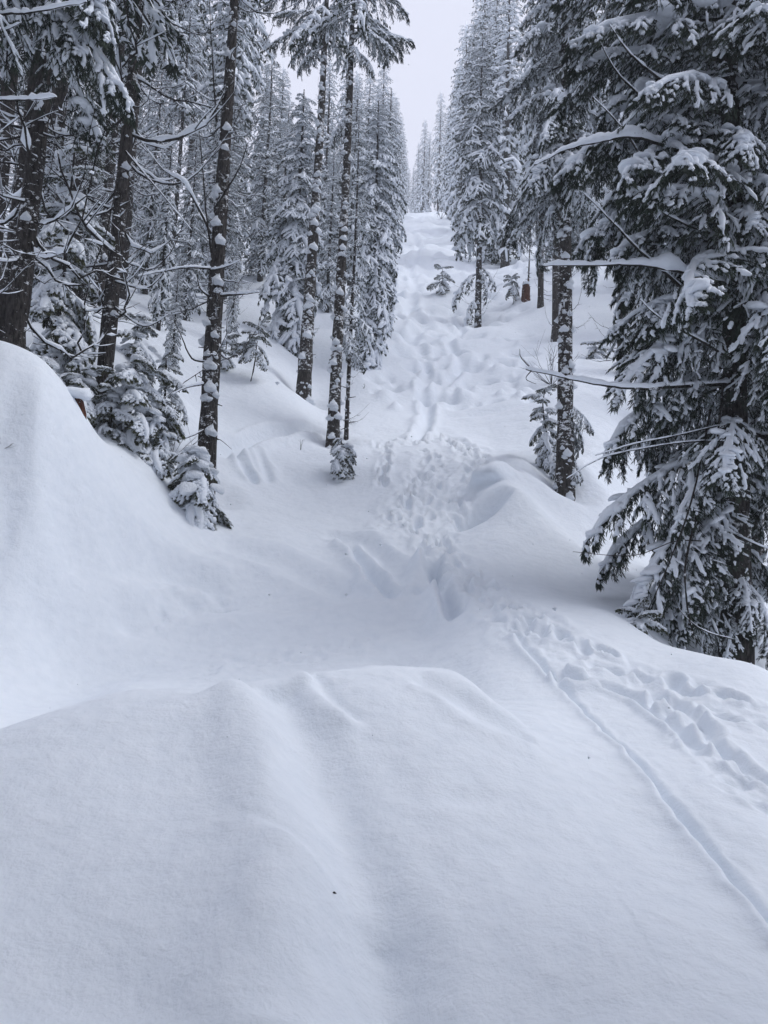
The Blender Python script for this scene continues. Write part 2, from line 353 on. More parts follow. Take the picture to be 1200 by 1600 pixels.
# the scooped hollow with its rolled lip, and the shaded roll beside it
dent(755,800,.46,.36,1.05,.25,5.0); dent(812,795,.45,.30,-.16,.5); dent(766,750,.5,.24,-.34,.1,3.0); dent(860,838,1.3,.5,-.22,-.9)
dent(730,578,.5,.42,.5,.2,3.0); dent(608,490,.7,.5,.5,.2,3.0); dent(690,485,.9,.45,-.45); dent(640,545,.8,.5,-.3); dent(660,620,1.2,.4,-.22,.2); dent(745,545,1.2,.6,-.3,.3); dent(770,640,1.4,.5,-.2,.3); dent(490,560,.9,.5,.5); dent(760,648,.9,.16,.14,.1)
_g = np.random.default_rng(5)
for _ in range(300):
    px, py = _g.uniform(560, 830), _g.uniform(338, 640)
    if px > 720 and py < 380: continue
    s_ = _g.uniform(.5, 1.3); dent(px, py, .26 * s_ * (1 + (640 - py) / 240), .2 * s_ * (1 + (640 - py) / 240), _g.choice([.16, .28, -.2, .42]) * (1 + (640 - py) / 240), _g.uniform(0, 3), 2.5)
WELLS = []
def H(x, y):
    x = np.atleast_1d(np.asarray(x, float)).ravel(); y = np.atleast_1d(np.asarray(y, float)).ravel()
    o = np.zeros(x.shape); r = np.hypot(x, y)
    for f in DET: f(x, y, o)
    b = smooth(9, 14, r); far = smooth(20, 40, r)
    o += .05 * b * perlin(x / 1.3, y / 1.3, 1) + (.03 + .10 * b) * perlin(x / 3.1, y / 3.1, 2) + far * (.55 * perlin(x / 6, y / 6, 5) + .45 * np.abs(perlin(x / 3.0, y / 3.0, 6)) + smooth(32, 55, r) * .3 * perlin(x / 1.5, y / 1.5, 15))
    wx, wy = x + .5 * perlin(x / 2, y / 2, 12), y + .5 * perlin(x / 2, y / 2, 13)
    o += (.006 + .02 * b) * perlin(wx / .55, wy / .55, 7) + .003 * perlin(wx / .2, wy / .2, 8)
    for c, rad, dp in WELLS:
        m = (np.abs(x - c[0]) < 4 * rad) & (np.abs(y - c[1]) < 4 * rad)
        if m.any():
            rr = np.hypot(x[m] - c[0], y[m] - c[1]) / rad; o[m] += dp * (-np.exp(-rr ** 2) + .25 * np.exp(-((rr - 1.7) / .6) ** 2))
    return H0(x, y) + o
def ground(x, y): return float(H(x, y)[0])
def c_rim(c): return ground(c[0], c[1] + .05)
def build_ground():
    th = np.concatenate([np.linspace(-180, -36, 60, endpoint=False), np.linspace(-36, 36, 530), np.linspace(36, 180, 61)[1:-1]])
    th = np.radians(th); rr = np.concatenate([np.geomspace(.4, 3, 70, endpoint=False), np.geomspace(3, 24, 530, endpoint=False), np.geomspace(24, 135, 240, endpoint=False), np.geomspace(135, 440, 30)])
    T, R = np.meshgrid(th, rr); X = (np.sin(T) * R).ravel(); Y = (np.cos(T) * R).ravel(); Z = H(X, Y)
    nr, nt_ = len(rr), len(th); V = np.stack([X, Y, Z], -1)
    c = hit(758, 756)[:2]; u = (X - c[0]) / .42; v = (Y - c[1]) / .26      # the wind has rolled the rim of the hollow forward
    k = np.exp(-u ** 4 - v ** 4) * smooth(c_rim(c) - .45, c_rim(c) - .1, Z); V[:, 1] -= .42 * k; V[:, 0] -= .12 * k; V[:, 2] -= .06 * k
    i, j = np.meshgrid(np.arange(nr - 1), np.arange(nt_), indexing='ij'); j2 = (j + 1) % nt_
    Q = np.stack([i * nt_ + j, i * nt_ + j2, (i + 1) * nt_ + j2, (i + 1) * nt_ + j], -1).reshape(-1, 4)[:, ::-1]
    b = MB(); b.add(V, Q); c = np.array([[0, 0, ground(0, 0)]])
    V2 = np.concatenate([V[:nt_], c]); b.add(V2, None, np.stack([np.arange(nt_), (np.arange(nt_) + 1) % nt_, np.full(nt_, nt_)], -1)[:, ::-1])
    o = link('snow_ground', b.mesh('snow_ground', [SNOW])); tag(o, 'deep trodden snow covering the slope', None, None, 'structure')

# ------------------------------------------------------------------ tree pieces
def tube(mb, P, R, k=6, m=0, flat=1.0, twist=None, cap=True, up=(0, 0, 1)):
    """a tube of k sides through P with radii R; flat < 1 squashes it in height"""
    P = np.asarray(P, float); n = len(P); R = np.broadcast_to(np.asarray(R, float), (n,))
    T = np.gradient(P, axis=0); T /= np.linalg.norm(T, axis=1)[:, None] + 1e-9
    U = np.asarray(up, float)[None, :] - T * (T @ np.asarray(up, float))[:, None]
    bad = np.linalg.norm(U, axis=1) < .15
    if bad.any(): U[bad] = np.array([1.0, 0, 0]) - T[bad] * T[bad][:, :1]
    U /= np.linalg.norm(U, axis=1)[:, None] + 1e-9; S = np.cross(T, U)
    a = np.arange(k) / k * 2 * np.pi
    V = P[:, None, :] + R[:, None, None] * (np.cos(a)[None, :, None] * S[:, None, :] + flat * np.sin(a)[None, :, None] * U[:, None, :])
    i, j = np.meshgrid(np.arange(n - 1), np.arange(k), indexing='ij'); j2 = (j + 1) % k
    Q = np.stack([i * k + j, i * k + j2, (i + 1) * k + j2, (i + 1) * k + j], -1).reshape(-1, 4)[:, ::-1]
    V = V.reshape(-1, 3); t = None
    if cap:
        V = np.concatenate([V, P[:1], P[-1:]]); o = np.arange(k); o2 = (o + 1) % k
        t = np.concatenate([np.stack([o, o2, np.full(k, n * k)], -1), np.stack([(n - 1) * k + o2, (n - 1) * k + o, np.full(k, n * k + 1)], -1)])
    mb.add(V, Q, t, m)
_ico_v = None
def blob(mb, c, rad, g, m=0, lump=.22):
    """a small irregular lump of snow (320 triangles)"""
    global _ico_v, _ico_t
    if _ico_v is None:
        import bmesh
        b = bmesh.new(); bmesh.ops.create_icosphere(b, subdivisions=2, radius=1.0)
        _ico_v = np.array([v.co[:] for v in b.verts]); _ico_t = np.array([[v.index for v in f.verts] for f in b.faces]); b.free()
    d = g.normal(0, 1, (5, 3)); d2 = g.normal(0, 1, (6, 3)); s = 1 + lump * np.sin(_ico_v @ d.T * 1.6).sum(1) * .55 + lump * .3 * np.sin(_ico_v @ d2.T * 4).sum(1) * .5
    V = _ico_v * s[:, None]; V[:, 2] = np.where(V[:, 2] < 0, V[:, 2] * .55 + .25 * (V[:, 0] ** 2 + V[:, 1] ** 2) * -.6, V[:, 2])
    mb.add(V * np.asarray(rad) + np.asarray(c), None, _ico_t, m)
def rotz(a): c, s = math.cos(a), math.sin(a); return np.array([[c, -s, 0], [s, c, 0], [0, 0, 1]])
def roty(a): c, s = math.cos(a), math.sin(a); return np.array([[c, 0, s], [0, 1, 0], [-s, 0, c]])
def rotx(a): c, s = math.cos(a), math.sin(a); return np.array([[1, 0, 0], [0, c, -s], [0, s, c]])

def blades(mb, P, D, L, W, g, m=0):
    """dark needle sprays: folded slim leaves from points P along D"""
    n = len(P); D = D / (np.linalg.norm(D, axis=1)[:, None] + 1e-9)
    A = np.cross(D, g.normal(0, 1, (n, 3))); A /= np.linalg.norm(A, axis=1)[:, None] + 1e-9
    B = np.cross(D, A); L = np.asarray(L)[:, None]; W = np.asarray(W)[:, None]
    V = np.stack([P, P + D * L * .45 + A * W + B * W * .3, P + D * L, P + D * L * .45 - A * W + B * W * .3], 1).reshape(-1, 3)
    i = np.arange(n) * 4; mb.add(V, np.stack([i, i + 1, i + 2, i + 3], -1), None, m)

def make_bough(g, lod=2, droop=.35, width=.42, snow=1.0, L=2.0, hang=.5, ang=55, bl=.11):
    """one bough lying along +x, about L long: needles + stem, and the snow lying on it"""
    fo, sn = MB(), MB()
    ns = {0: 5, 1: 8, 2: 12}[lod]; big = L > 2.3; t = np.linspace(0, 1, ns)
    sway = g.normal(0, .05)
    ax = np.stack([L * t * (1 - .10 * droop * t), L * sway * np.sin(t * 3), L * (.10 * t - droop * t ** 2)], -1)
    tube(fo, ax, np.interp(t, [0, 1], [.022 * L / 2, .006]) * (1 + .2 * (lod == 0)), {0: 3, 1: 4, 2: 5}[lod], 1, cap=False)
    nt_ = {0: 5, 1: 10, 2: 24 if big else 15}[lod]
    def on(u): return np.array([np.interp(u, t, ax[:, i]) for i in range(3)])
    def finger(P, r, k, lift):
        n = len(P); u = np.array([0, .3, .7, .97]) if lod == 0 else np.array([0, .14, .5, .86, 1.0]) if lod == 1 else np.array([0, .10, .32, .56, .80, .95, 1.0]); p0 = np.linspace(0, 1, n)
        prof = np.interp(u, [0, .1, .35, .8, .95, 1], [.35, .75, 1.0, .85, .6, .22]) * np.clip(1 + .24 * g.normal(0, 1, len(u)), .55, 1.5)
        Q = np.stack([np.interp(u, p0, P[:, i]) for i in range(3)], -1); Q[:, 2] += lift + r * .35; Q[1:-1] += g.normal(0, r * .22, (len(u) - 2, 3))
        tube(sn, Q, r * prof, k, 0, .78)
    def clumps(P, r, k, lift, dens):
        n = len(P); p0 = np.linspace(0, 1, n); a = g.uniform(0, .12)
        while a < .88:
            e = min(a + g.uniform(.16, .42), .97)
            if g.random() < dens:
                u = np.linspace(a, e, 5); finger(np.stack([np.interp(u, p0, P[:, i]) for i in range(3)], -1), r * g.uniform(.7, 1.4) * (1.1 - .45 * a), k, lift)
            a = e + g.uniform(-.04, .10)
    def foliage(P, side, nb, bl_, hang_):
        u = g.uniform(0.05, 1, nb); idx = u * (len(P) - 1); i0 = np.minimum(idx.astype(int), len(P) - 2); f = (idx - i0)[:, None]
        C = P[i0] * (1 - f) + P[i0 + 1] * f; T = P[i0 + 1] - P[i0]; T /= np.linalg.norm(T, axis=1)[:, None] + 1e-9
        S = np.cross(T, [0, 0, 1.0]); S /= np.linalg.norm(S, axis=1)[:, None] + 1e-9
        D = T * g.uniform(.5, 1.0, (nb, 1)) + S * g.choice([-1, 1], (nb, 1)) * g.uniform(.2, .9, (nb, 1)) + np.array([0, 0, -1.0]) * g.uniform(.1, 1.0, (nb, 1)) * hang_ * 1.6
        blades(fo, C, D, bl_ * g.uniform(.7, 1.4, nb), bl_ * {0: .2, 1: .15, 2: .07}[lod] * g.uniform(.7, 1.2, nb), g, 0)
    sc_ = 1.0 if big else max(L / 2.0, .62)
    for i in range(nt_):
        u = .10 + .88 * (i + g.uniform(-.3, .3)) / (nt_ - 1) if nt_ > 1 else .5
        u = min(max(u, .06), .99); side = 1 if i % 2 else -1
        l = L * width * (1.05 - u) ** .7 * (.45 + .55 * min(1, u / .25)) * g.uniform(.7, 1.2)
        a = math.radians(ang + g.normal(0, 15 if lod == 2 else 9)) * side; b0 = on(u); n = {0: 3, 1: 4, 2: 6}[lod]; s = np.linspace(0, 1, n)
        tz = (ax[min(int(u * (ns - 1)) + 1, ns - 1)] - ax[min(int(u * (ns - 1)), ns - 2)]); sl_ = tz[2] / (np.hypot(tz[0], tz[1]) + 1e-9)
        P = b0 + np.stack([l * s * math.cos(a), l * s * math.sin(a), l * (sl_ * math.cos(a) * s * .8 - hang * (s ** 1.7) * g.uniform(.6, 1.2))], -1)
        if lod == 2: tube(fo, P, np.linspace(.007, .003, n), 3, 1, cap=False)
        foliage(P, side, {0: 7, 1: 15, 2: 52}[lod], bl * sc_ if lod < 2 else bl, hang)
        if lod == 2: clumps(P, .044 * sc_ * snow ** .5, 6, .012, min(.9, .85 * snow))
        elif snow > 0 and g.random() < {0: .58, 1: .76}[lod]: finger(P, {0: .125, 1: .070, 2: .044}[lod] * sc_ * snow ** .5 * g.uniform(.7, 1.25), {0: 4, 1: 5, 2: 6}[lod], .012)
        if lod >= 1:      # side shoots on each twig
            for q in range({1: 2, 2: 5}[lod]):
                v = .25 + .7 * (q + g.uniform(0, .8)) / {1: 2, 2: 5}[lod]; v = min(v, .95); c = np.array([np.interp(v, s, P[:, k]) for k in range(3)])
                sd2 = 1 if q % 2 else -1; a2 = a + sd2 * math.radians(g.uniform(30, 60)); l2 = l * .42 * (1.15 - v) * g.uniform(.7, 1.3) + .03
                n2 = 3 if lod == 1 else 4; s2 = np.linspace(0, 1, n2)
                P2 = c + np.stack([l2 * s2 * math.cos(a2), l2 * s2 * math.sin(a2), l2 * (-.15 * s2 - hang * 1.1 * s2 ** 1.6)], -1)
                foliage(P2, sd2, {1: 6, 2: 24}[lod], bl * .85 * (sc_ if lod < 2 else 1), hang)
                if snow > 0 and g.random() < min(.85, .62 * snow): finger(P2 if lod < 2 else P2[:3], {1: .045, 2: .033}[lod] * sc_ * snow ** .5 * g.uniform(.7, 1.2), {1: 4, 2: 5}[lod], .006)
    foliage(ax[int(ns * .2):], 1, {0: 6, 1: 16, 2: 34}[lod], bl * (sc_ if lod < 2 else 1), hang)
    if snow > 0:
        n = ns; a0 = ax[int(ns * .12):].copy(); finger(a0, {0: .10, 1: .078, 2: .075}[lod] * sc_ * snow ** .5, {0: 5, 1: 6, 2: 7}[lod], .015)
        for _ in range({0: 1, 1: 5, 2: 20 if big else 6}[lod]):
            if g.random() < snow * .8:
                q = g.uniform(.15, .95); c = on(q) + (np.array([.0, g.normal(0, 1) * L * width * .28 * (1.05 - q), -.03]) if lod == 2 else 0); r = g.uniform(.06, .13) * sc_ * (1.25 if lod == 1 else 1.0); blob(sn, c + [0, 0, r * .35], (r * 1.5, r * 1.1, r * .55), g)
    return fo.arrays(), sn.arrays()

def make_dead_branch(g, L=1.6, rise=.5, snow=1.0, r0=.016, twigs=4, k=4, drop=.18):
    """a bare limb along +x that sags and then turns up at its tip, with its line of snow"""
    w_, s_ = MB(), MB(); n = 11; t = np.linspace(0, 1, n)
    bend = g.normal(0, .12)
    P = np.stack([L * t * (1 - .12 * rise * t), L * bend * t ** 2 + g.normal(0, .012 * L, n), L * (-drop * np.sin(np.pi * np.minimum(t * 1.15, 1)) + rise * t ** 3) + g.normal(0, .010 * L, n)], -1)
    P[0] = 0; P[1:, 2] += L * drop * (np.sin(np.pi * np.minimum(t * 1.15, 1)) - np.sin(np.pi * t ** .8))[1:]; R = np.interp(t, [0, 1], [r0, r0 * .22]); tube(w_, P, R, k, 0)
    def cap(P, R, sc2):
        if snow <= 0: return
        n = len(P); sl = np.abs(np.gradient(P[:, 2])) / (np.linalg.norm(np.gradient(P, axis=0), axis=1) + 1e-9)
        thick = np.clip(1.25 - sl * 1.1, .12, 1) * snow * (1 + .5 * g.normal(0, 1, n)) * np.where(g.random(n) < .18, .15, 1); thick = np.clip(thick, .1, 2.4)
        rs = (R + .008) * thick * sc2; rs[-1] *= .5; Q = P.copy(); Q[:, 2] += R * .6 + rs * .55; tube(s_, Q, rs, 5, 0, .95)
    cap(P, R, 1.25)
    for i in range(twigs):
        u = g.uniform(.3, .95); c = np.array([np.interp(u, t, P[:, j]) for j in range(3)]); l = L * g.uniform(.18, .42) * (1.2 - u)
        a = g.choice([-1, 1]) * g.uniform(.4, 1.1); n2 = 4; s2 = np.linspace(0, 1, n2); up = g.uniform(-.25, .55)
        P2 = c + np.stack([l * s2 * math.cos(a), l * s2 * math.sin(a), l * (up * s2 ** 1.6)], -1); R2 = np.interp(s2, [0, 1], [r0 * .42, r0 * .16]); tube(w_, P2, R2, 3, 0, cap=False)
        if g.random() < .8: cap(P2, R2, .85)
    return w_.arrays(), s_.arrays()

def trunk_arrays(g, Hh, r0, lean=(0, 0), k=12, n=26, wob=.04, stubs=0, top=.12, base=-1.2, flare=.25):
    mb = MB(); z = np.concatenate([[base], np.linspace(0, 1, n) ** 1.15 * Hh]); u = np.clip(z / Hh, 0, 1)
    P = np.stack([lean[0] * z + wob * np.sin(z * .5 + g.uniform(0, 6)) * u, lean[1] * z + wob * np.sin(z * .43 + g.uniform(0, 6)) * u, z], -1)
    R = r0 * (1 - (1 - top) * u) * (1 + flare * np.exp(-np.maximum(z, 0) / (2.5 * r0))); R = R * (1 + .05 * g.normal(0, 1, len(R)))
    tube(mb, P, R, k, 0, 1.0)
    for _ in range(stubs):
        i = g.integers(1, int(n * .8)); a = g.uniform(0, 6.28); c = P[i] + np.array([math.cos(a), math.sin(a), 0]) * R[i] * .8 + [0, 0, g.uniform(-.3, .3)]
        l = g.uniform(.06, .22); d = np.array([math.cos(a), math.sin(a), g.uniform(-.3, .3)]); tube(mb, np.array([c, c + d * l]), [.014, .007], 4, 0)
    return mb.arrays(), P, R
def patch_piece(g):
    """one heap of snow caught on a trunk: broad foot, tapering up; faces +x, trunk surface at x = 0, half width 1"""
    k = 9; aa = np.arange(k) / k * 6.283; q = np.array([[.0, -.45], [.34, -.12], [.40, .25], [.22, .75], [.05, 1.35], [-.12, 1.9]]); rr = np.array([.55, .95, 1.0, .72, .38, .1])
    c = np.stack([q[:, 0], g.normal(0, .12, 6), q[:, 1] * g.uniform(.55, 1.25)], -1)
    V = c[:, None, :] + rr[:, None, None] * (np.cos(aa)[None, :, None] * np.array([0, 1, 0]) + np.sin(aa)[None, :, None] * np.array([.55, 0, .12])); V = V + g.normal(0, .09, V.shape)
    V[:, :, 0] -= .35 * V[:, :, 1] ** 2
    i, j = np.meshgrid(np.arange(5), np.arange(k), indexing='ij'); j2 = (j + 1) % k
    Q = np.stack([i * k + j, i * k + j2, (i + 1) * k + j2, (i + 1) * k + j], -1).reshape(-1, 4); o = np.arange(k)
    mb = MB(); mb.add(np.concatenate([V.reshape(-1, 3), c[:1], c[-1:]]), Q, np.concatenate([np.stack([(o + 1) % k, o, np.full(k, 6 * k)], -1), np.stack([5 * k + o, 5 * k + (o + 1) % k, np.full(k, 6 * k + 1)], -1)])); return mb.arrays()
_gp = np.random.default_rng(17); PATCH = [patch_piece(_gp) for _ in range(10)]; _pm = []
def patch_spots(g, P, R, n, zmax, face=-1.57, spread=1.7, size=1.0):
    o = []
    for _ in range(n):
        z = g.uniform(.15, zmax); c = np.array([np.interp(z, P[:, 2], P[:, i]) for i in range(3)]); r = np.interp(z, P[:, 2], R)
        a = face + g.normal(0, spread * .55); s = min(r * .8, .085 * size * g.choice([.3, .4, .55, .8, 1.2, 1.5]))
        o.append((g.integers(len(PATCH)), rotz(a) * s, c + np.array([math.cos(a), math.sin(a), 0]) * r * .97))
    return o
def snow_patches(g, P, R, n, zmax, face=-1.57, spread=1.7, size=1.0):
    mb = MB()
    for i, M3, c in patch_spots(g, P, R, n, zmax, face, spread, size): mb.add_arrays(PATCH[i], M3, c)
    return mb.arrays()
def add_patches(par, g, P, R, n, zmax, face=-1.57, spread=1.7, size=1.0):
    """every heap on a near trunk is a piece of its own"""
    if not _pm: _pm.extend(mesh_of(A, 'snow_patch', [TSNOW]) for A in PATCH)
    for i, M3, c in patch_spots(g, P, R, n, zmax, face, spread, size):
        o = link('snow_patch', _pm[i], par); o.matrix_local = mathutils.Matrix([[*M3[0], c[0]], [*M3[1], c[1]], [*M3[2], c[2]], [0, 0, 0, 1]])

def mesh_of(A, name, mats, sm=True):
    b = MB(); b.add_arrays(A); return b.mesh(name, mats, sm)

# shared boughs: [lod] -> list of (needles, snow)
_g = np.random.default_rng(21)
BOUGH = {
 'far': [make_bough(_g, 0, droop=_g.uniform(.35, .65), width=.58, snow=1.25, hang=.65, bl=.24) for _ in range(8)],
 'mid': [make_bough(_g, 1, droop=_g.uniform(.35, .7), width=.54, snow=1.2, hang=.7, bl=.17) for _ in range(10)],
 'mid_dark': [make_bough(_g, 1, droop=_g.uniform(.25, .5), width=.48, snow=.5, hang=.6, bl=.15) for _ in range(6)],
 'laden': [make_bough(_g, 1, droop=_g.uniform(.4, .7), width=.56, snow=2.1, hang=.7, bl=.17) for _ in range(8)],
 'near': [make_bough(_g, 2, droop=_g.uniform(.3, .62), width=.42, snow=.85, L=2.6, hang=.95, bl=.105, ang=48) for _ in range(12)],
 'shrub': [make_bough(_g, 2, droop=_g.uniform(.3, .6), width=.5, snow=2.3, L=1.0, hang=.6, bl=.075, ang=50) for _ in range(6)],
}
for A, B in BOUGH['shrub']: pass
DEAD = [make_dead_branch(_g, 1.8, _g.uniform(.15, .75), .9, .02, 5, 4, _g.uniform(.05, .28)) for _ in range(10)]
DEADN = [make_dead_branch(_g, 2.0, _g.uniform(.2, .8), 1.0, .021, 6, 5, _g.uniform(.05, .3)) for _ in range(12)]

def crown_arrays(g, P, Hh, h0, Lmax, kind, per_m=7.0, tipL=.35, shape=.85, el=(28, -22), L0=2.0, gap=0.0):
    """boughs in loose whorls from h0 to the top; returns needles, snow"""
    fo, sn = MB(), MB(); V = BOUGH[kind]; z = h0
    z = h0; az = g.uniform(0, 6.28)
    while z < Hh * .985:
        u = (z - h0) / (Hh - h0); L = (tipL + (Lmax - tipL) * (1 - u) ** shape) * g.uniform(.72, 1.15) * (.6 + .4 * min(1, u / .12 + .3))
        if g.random() >= gap:
            e = math.radians(el[1] + (el[0] - el[1]) * u ** 1.2 + g.normal(0, 7)); c = np.array([np.interp(z, P[:, 2], P[:, i]) for i in range(3)])
            A, B = V[g.integers(len(V))]; s = L / L0; Rm = rotz(az) @ roty(-e) @ rotx(g.normal(0, .15)) * s
            fo.add_arrays(A, Rm, c); sn.add_arrays(B, Rm, c)
        az += 2.4 + g.normal(0, .45); z += 1.0 / per_m * g.uniform(.6, 1.4) * (1 - .45 * u)
    tipP = np.array([[np.interp(q, P[:, 2], P[:, 0]), np.interp(q, P[:, 2], P[:, 1]), q] for q in np.linspace(Hh * .93, Hh * 1.01, 4)])
    tube(sn, tipP, [.06, .08, .06, .02], 5)
    return fo.arrays(), sn.arrays()
def dead_arrays(g, P, R, h0, h1, n, Lr, lib, bias=None):
    w_, s_ = MB(), MB()
    for _ in range(n):
        z = g.uniform(h0, h1); c = np.array([np.interp(z, P[:, 2], P[:, i]) for i in range(3)]); az = g.uniform(0, 6.28)
        A, B = lib[g.integers(len(lib))]; s = g.uniform(*Lr) / 1.8; Rm = rotz(az) @ roty(g.normal(.12, .22)) * s
        w_.add_arrays(A, Rm, c); s_.add_arrays(B, Rm, c)
    return w_.arrays(), s_.arrays()

def make_tree(name, seed, Hh, r0, h0, Lmax, kind='mid', per_m=7, dead=0, dead_h=(1, 8), deadL=(.8, 2.0), patches=0, lean=(0, 0), bark=None, needles=None, shape=.85, el=(28, -22), gap=0.0, k=9, cat='tree'):
    g = np.random.default_rng(seed); root = link(name, None)
    TA, P, R = trunk_arrays(g, Hh, r0, lean, k=k, n=18, stubs=10 if dead else 0)
    tr = link('trunk', mesh_of(TA, 'trunk', [bark or BARK]), root)
    if patches: link('snow_patches', mesh_of(snow_patches(g, P, R, patches, min(Hh * .8, h0 + 3), size=1.2), 'snow_patches', [TSNOW]), tr)['kind'] = 'stuff'
    if Lmax > 0:
        A, B = crown_arrays(g, P, Hh, h0, Lmax, kind, per_m, shape=shape, el=el, gap=gap)
        cr = link('crown', mesh_of(A, 'crown', [needles or NEEDLE, TWIG], False), root); link('snow_load', mesh_of(B, 'snow_load', [TSNOW]), cr)
    if dead:
        A, B = dead_arrays(g, P, R, dead_h[0], dead_h[1], dead, deadL, DEAD)
        db = link('dead_limbs', mesh_of(A, 'dead_limbs', [TWIG]), root); db['kind'] = 'stuff'; link('snow_line', mesh_of(B, 'snow_line', [TSNOW]), db)
    return root

# ------------------------------------------------------------------ the trees
SPOTS = {}
def spot(key, px, py, d, well=None, dep=.3):
    p = at(px, py, d); SPOTS[key] = (p[0], p[1])
    if well: WELLS.append(((p[0], p[1]), well, dep))
# hollows that the snow leaves round the trunks
for k_, a_ in {
 'L0': (-90, 500, 9.2), 'L1': (32, 420, 11.2), 'L1b': (8, 450, 13.5), 'L2': (165, 560, 13.8), 'L3': (152, 480, 20), 'L3b': (108, 470, 23),
 'C1': (455, 520, 27), 'C4': (578, 562, 26), 'C4b': (597, 520, 31)}.items(): spot(k_, *a_)
spot('L4', 321, 750, 14.6, .5, .22); spot('C2', 474, 615, 22.6, .6, .2); spot('C3', 520, 690, 18.8, .45, .15); spot('C3b', 541, 682, 19.3)
spot('R1', 747, 500, 36.5, 1.0, .35); spot('R3', 883, 748, 15.9, .55, .35); spot('R3s', 852, 722, 16.9, .5, .25); spot('R4', 1150, 1045, 10.6, .7, .3)
build_ground()
def foot(key, sink=.25): x, y = SPOTS[key]; return (x, y, ground(x, y) - sink)
def pt(px, py, d, root): return at(px, py, d) - np.array(root.location)
def hgt(px, py, d, root): return at(px, py, d)[2] - root.location[2]
_mc = {}
def lib_mesh(kind, i):
    if (kind, i) not in _mc:
        A, B = BOUGH[kind][i]
        _mc[(kind, i)] = (mesh_of(A, 'bough', [CEDAR if kind == 'shrub' else NEEDLE, TWIG], False), mesh_of(B, 'snow_load', [TSNOW]))
    return _mc[(kind, i)]
_dc = {}
def dead_mesh(i):
    if i not in _dc: A, B = DEADN[i]; _dc[i] = (mesh_of(A, 'dead_branch', [TWIG]), mesh_of(B, 'snow_line', [TSNOW]))
    return _dc[i]
def mat4(R, off): return mathutils.Matrix([[*R[0], off[0]], [*R[1], off[1]], [*R[2], off[2]], [0, 0, 0, 1]])
def add_bough(root, g, kind, c, az, el, L, roll=0.0, L0=2.0, i=None):
    a, b = lib_mesh(kind, int(g.integers(len(BOUGH[kind]))) if i is None else i)
    o = link('bough', a, root); L0 = 2.6 if kind == 'near' else L0; o.matrix_local = mat4(rotz(az) @ roty(-el) @ rotx(roll) * (L / L0), c); link('snow_load', b, o); return o
def add_dead(root, g, c, az, el, L, roll=0.0):
    a, b = dead_mesh(int(g.integers(len(DEADN)))); o = link('dead_branch', a, root)
    o.matrix_local = mat4(rotz(az) @ roty(-el) @ rotx(roll) * (L / 2.0), c); link('snow_line', b, o); return o
def bough_tree(name, key, label, group, seed, Hh, r0, h0, Lmax, kind='mid', per_m=7, patches=30, shape=.8, el=(25, -22), tipL=.3, lean=(0, 0), bark=None, dead=0, dead_h=(1, 6), deadL=(.6, 1.6), k=14, n_max=290, sink=.25, pface=-1.57, psize=1.0, az_skip=None, cat='tree', hmax=None):
    g = np.random.default_rng(seed); root = thing(name, label, cat, foot(key, sink), 0, group)
    TA, P, R = trunk_arrays(g, Hh, r0, lean, k=k, n=40, stubs=24)
    tr = link('trunk', mesh_of(TA, 'trunk', [bark or BARK]), root)
    if patches: add_patches(tr, g, P, R, patches, min(hmax or Hh * .7, Hh * .9, 13), pface, size=psize)
    at_z = lambda z: np.array([np.interp(z, P[:, 2], P[:, i]) for i in range(3)])
    z, az, n = h0, g.uniform(0, 6.28), 0
    while Lmax > 0 and z < min(Hh, hmax or 1e9) * .985 and n < n_max:
        u = (z - h0) / (Hh - h0); L = (tipL + (Lmax - tipL) * (1 - u) ** shape) * g.uniform(.7, 1.2)
        e = math.radians(el[1] + (el[0] - el[1]) * u ** 1.1 + g.normal(0, 8))
        if az_skip is None or not az_skip(az % 6.2832, z): add_bough(root, g, kind, at_z(z), az, e, L, g.normal(0, .2)); n += 1
        az += 2.4 + g.normal(0, .5); z += 1.0 / per_m * g.uniform(.5, 1.5) * (1 - .4 * u)
    for _ in range(dead):
        zz = g.uniform(*dead_h); add_dead(root, g, at_z(zz), g.uniform(0, 6.28), g.normal(-.1, .25), g.uniform(*deadL), g.normal(0, .3))
    root['_z'] = 0; del root['_z']
    return root, at_z, P, R
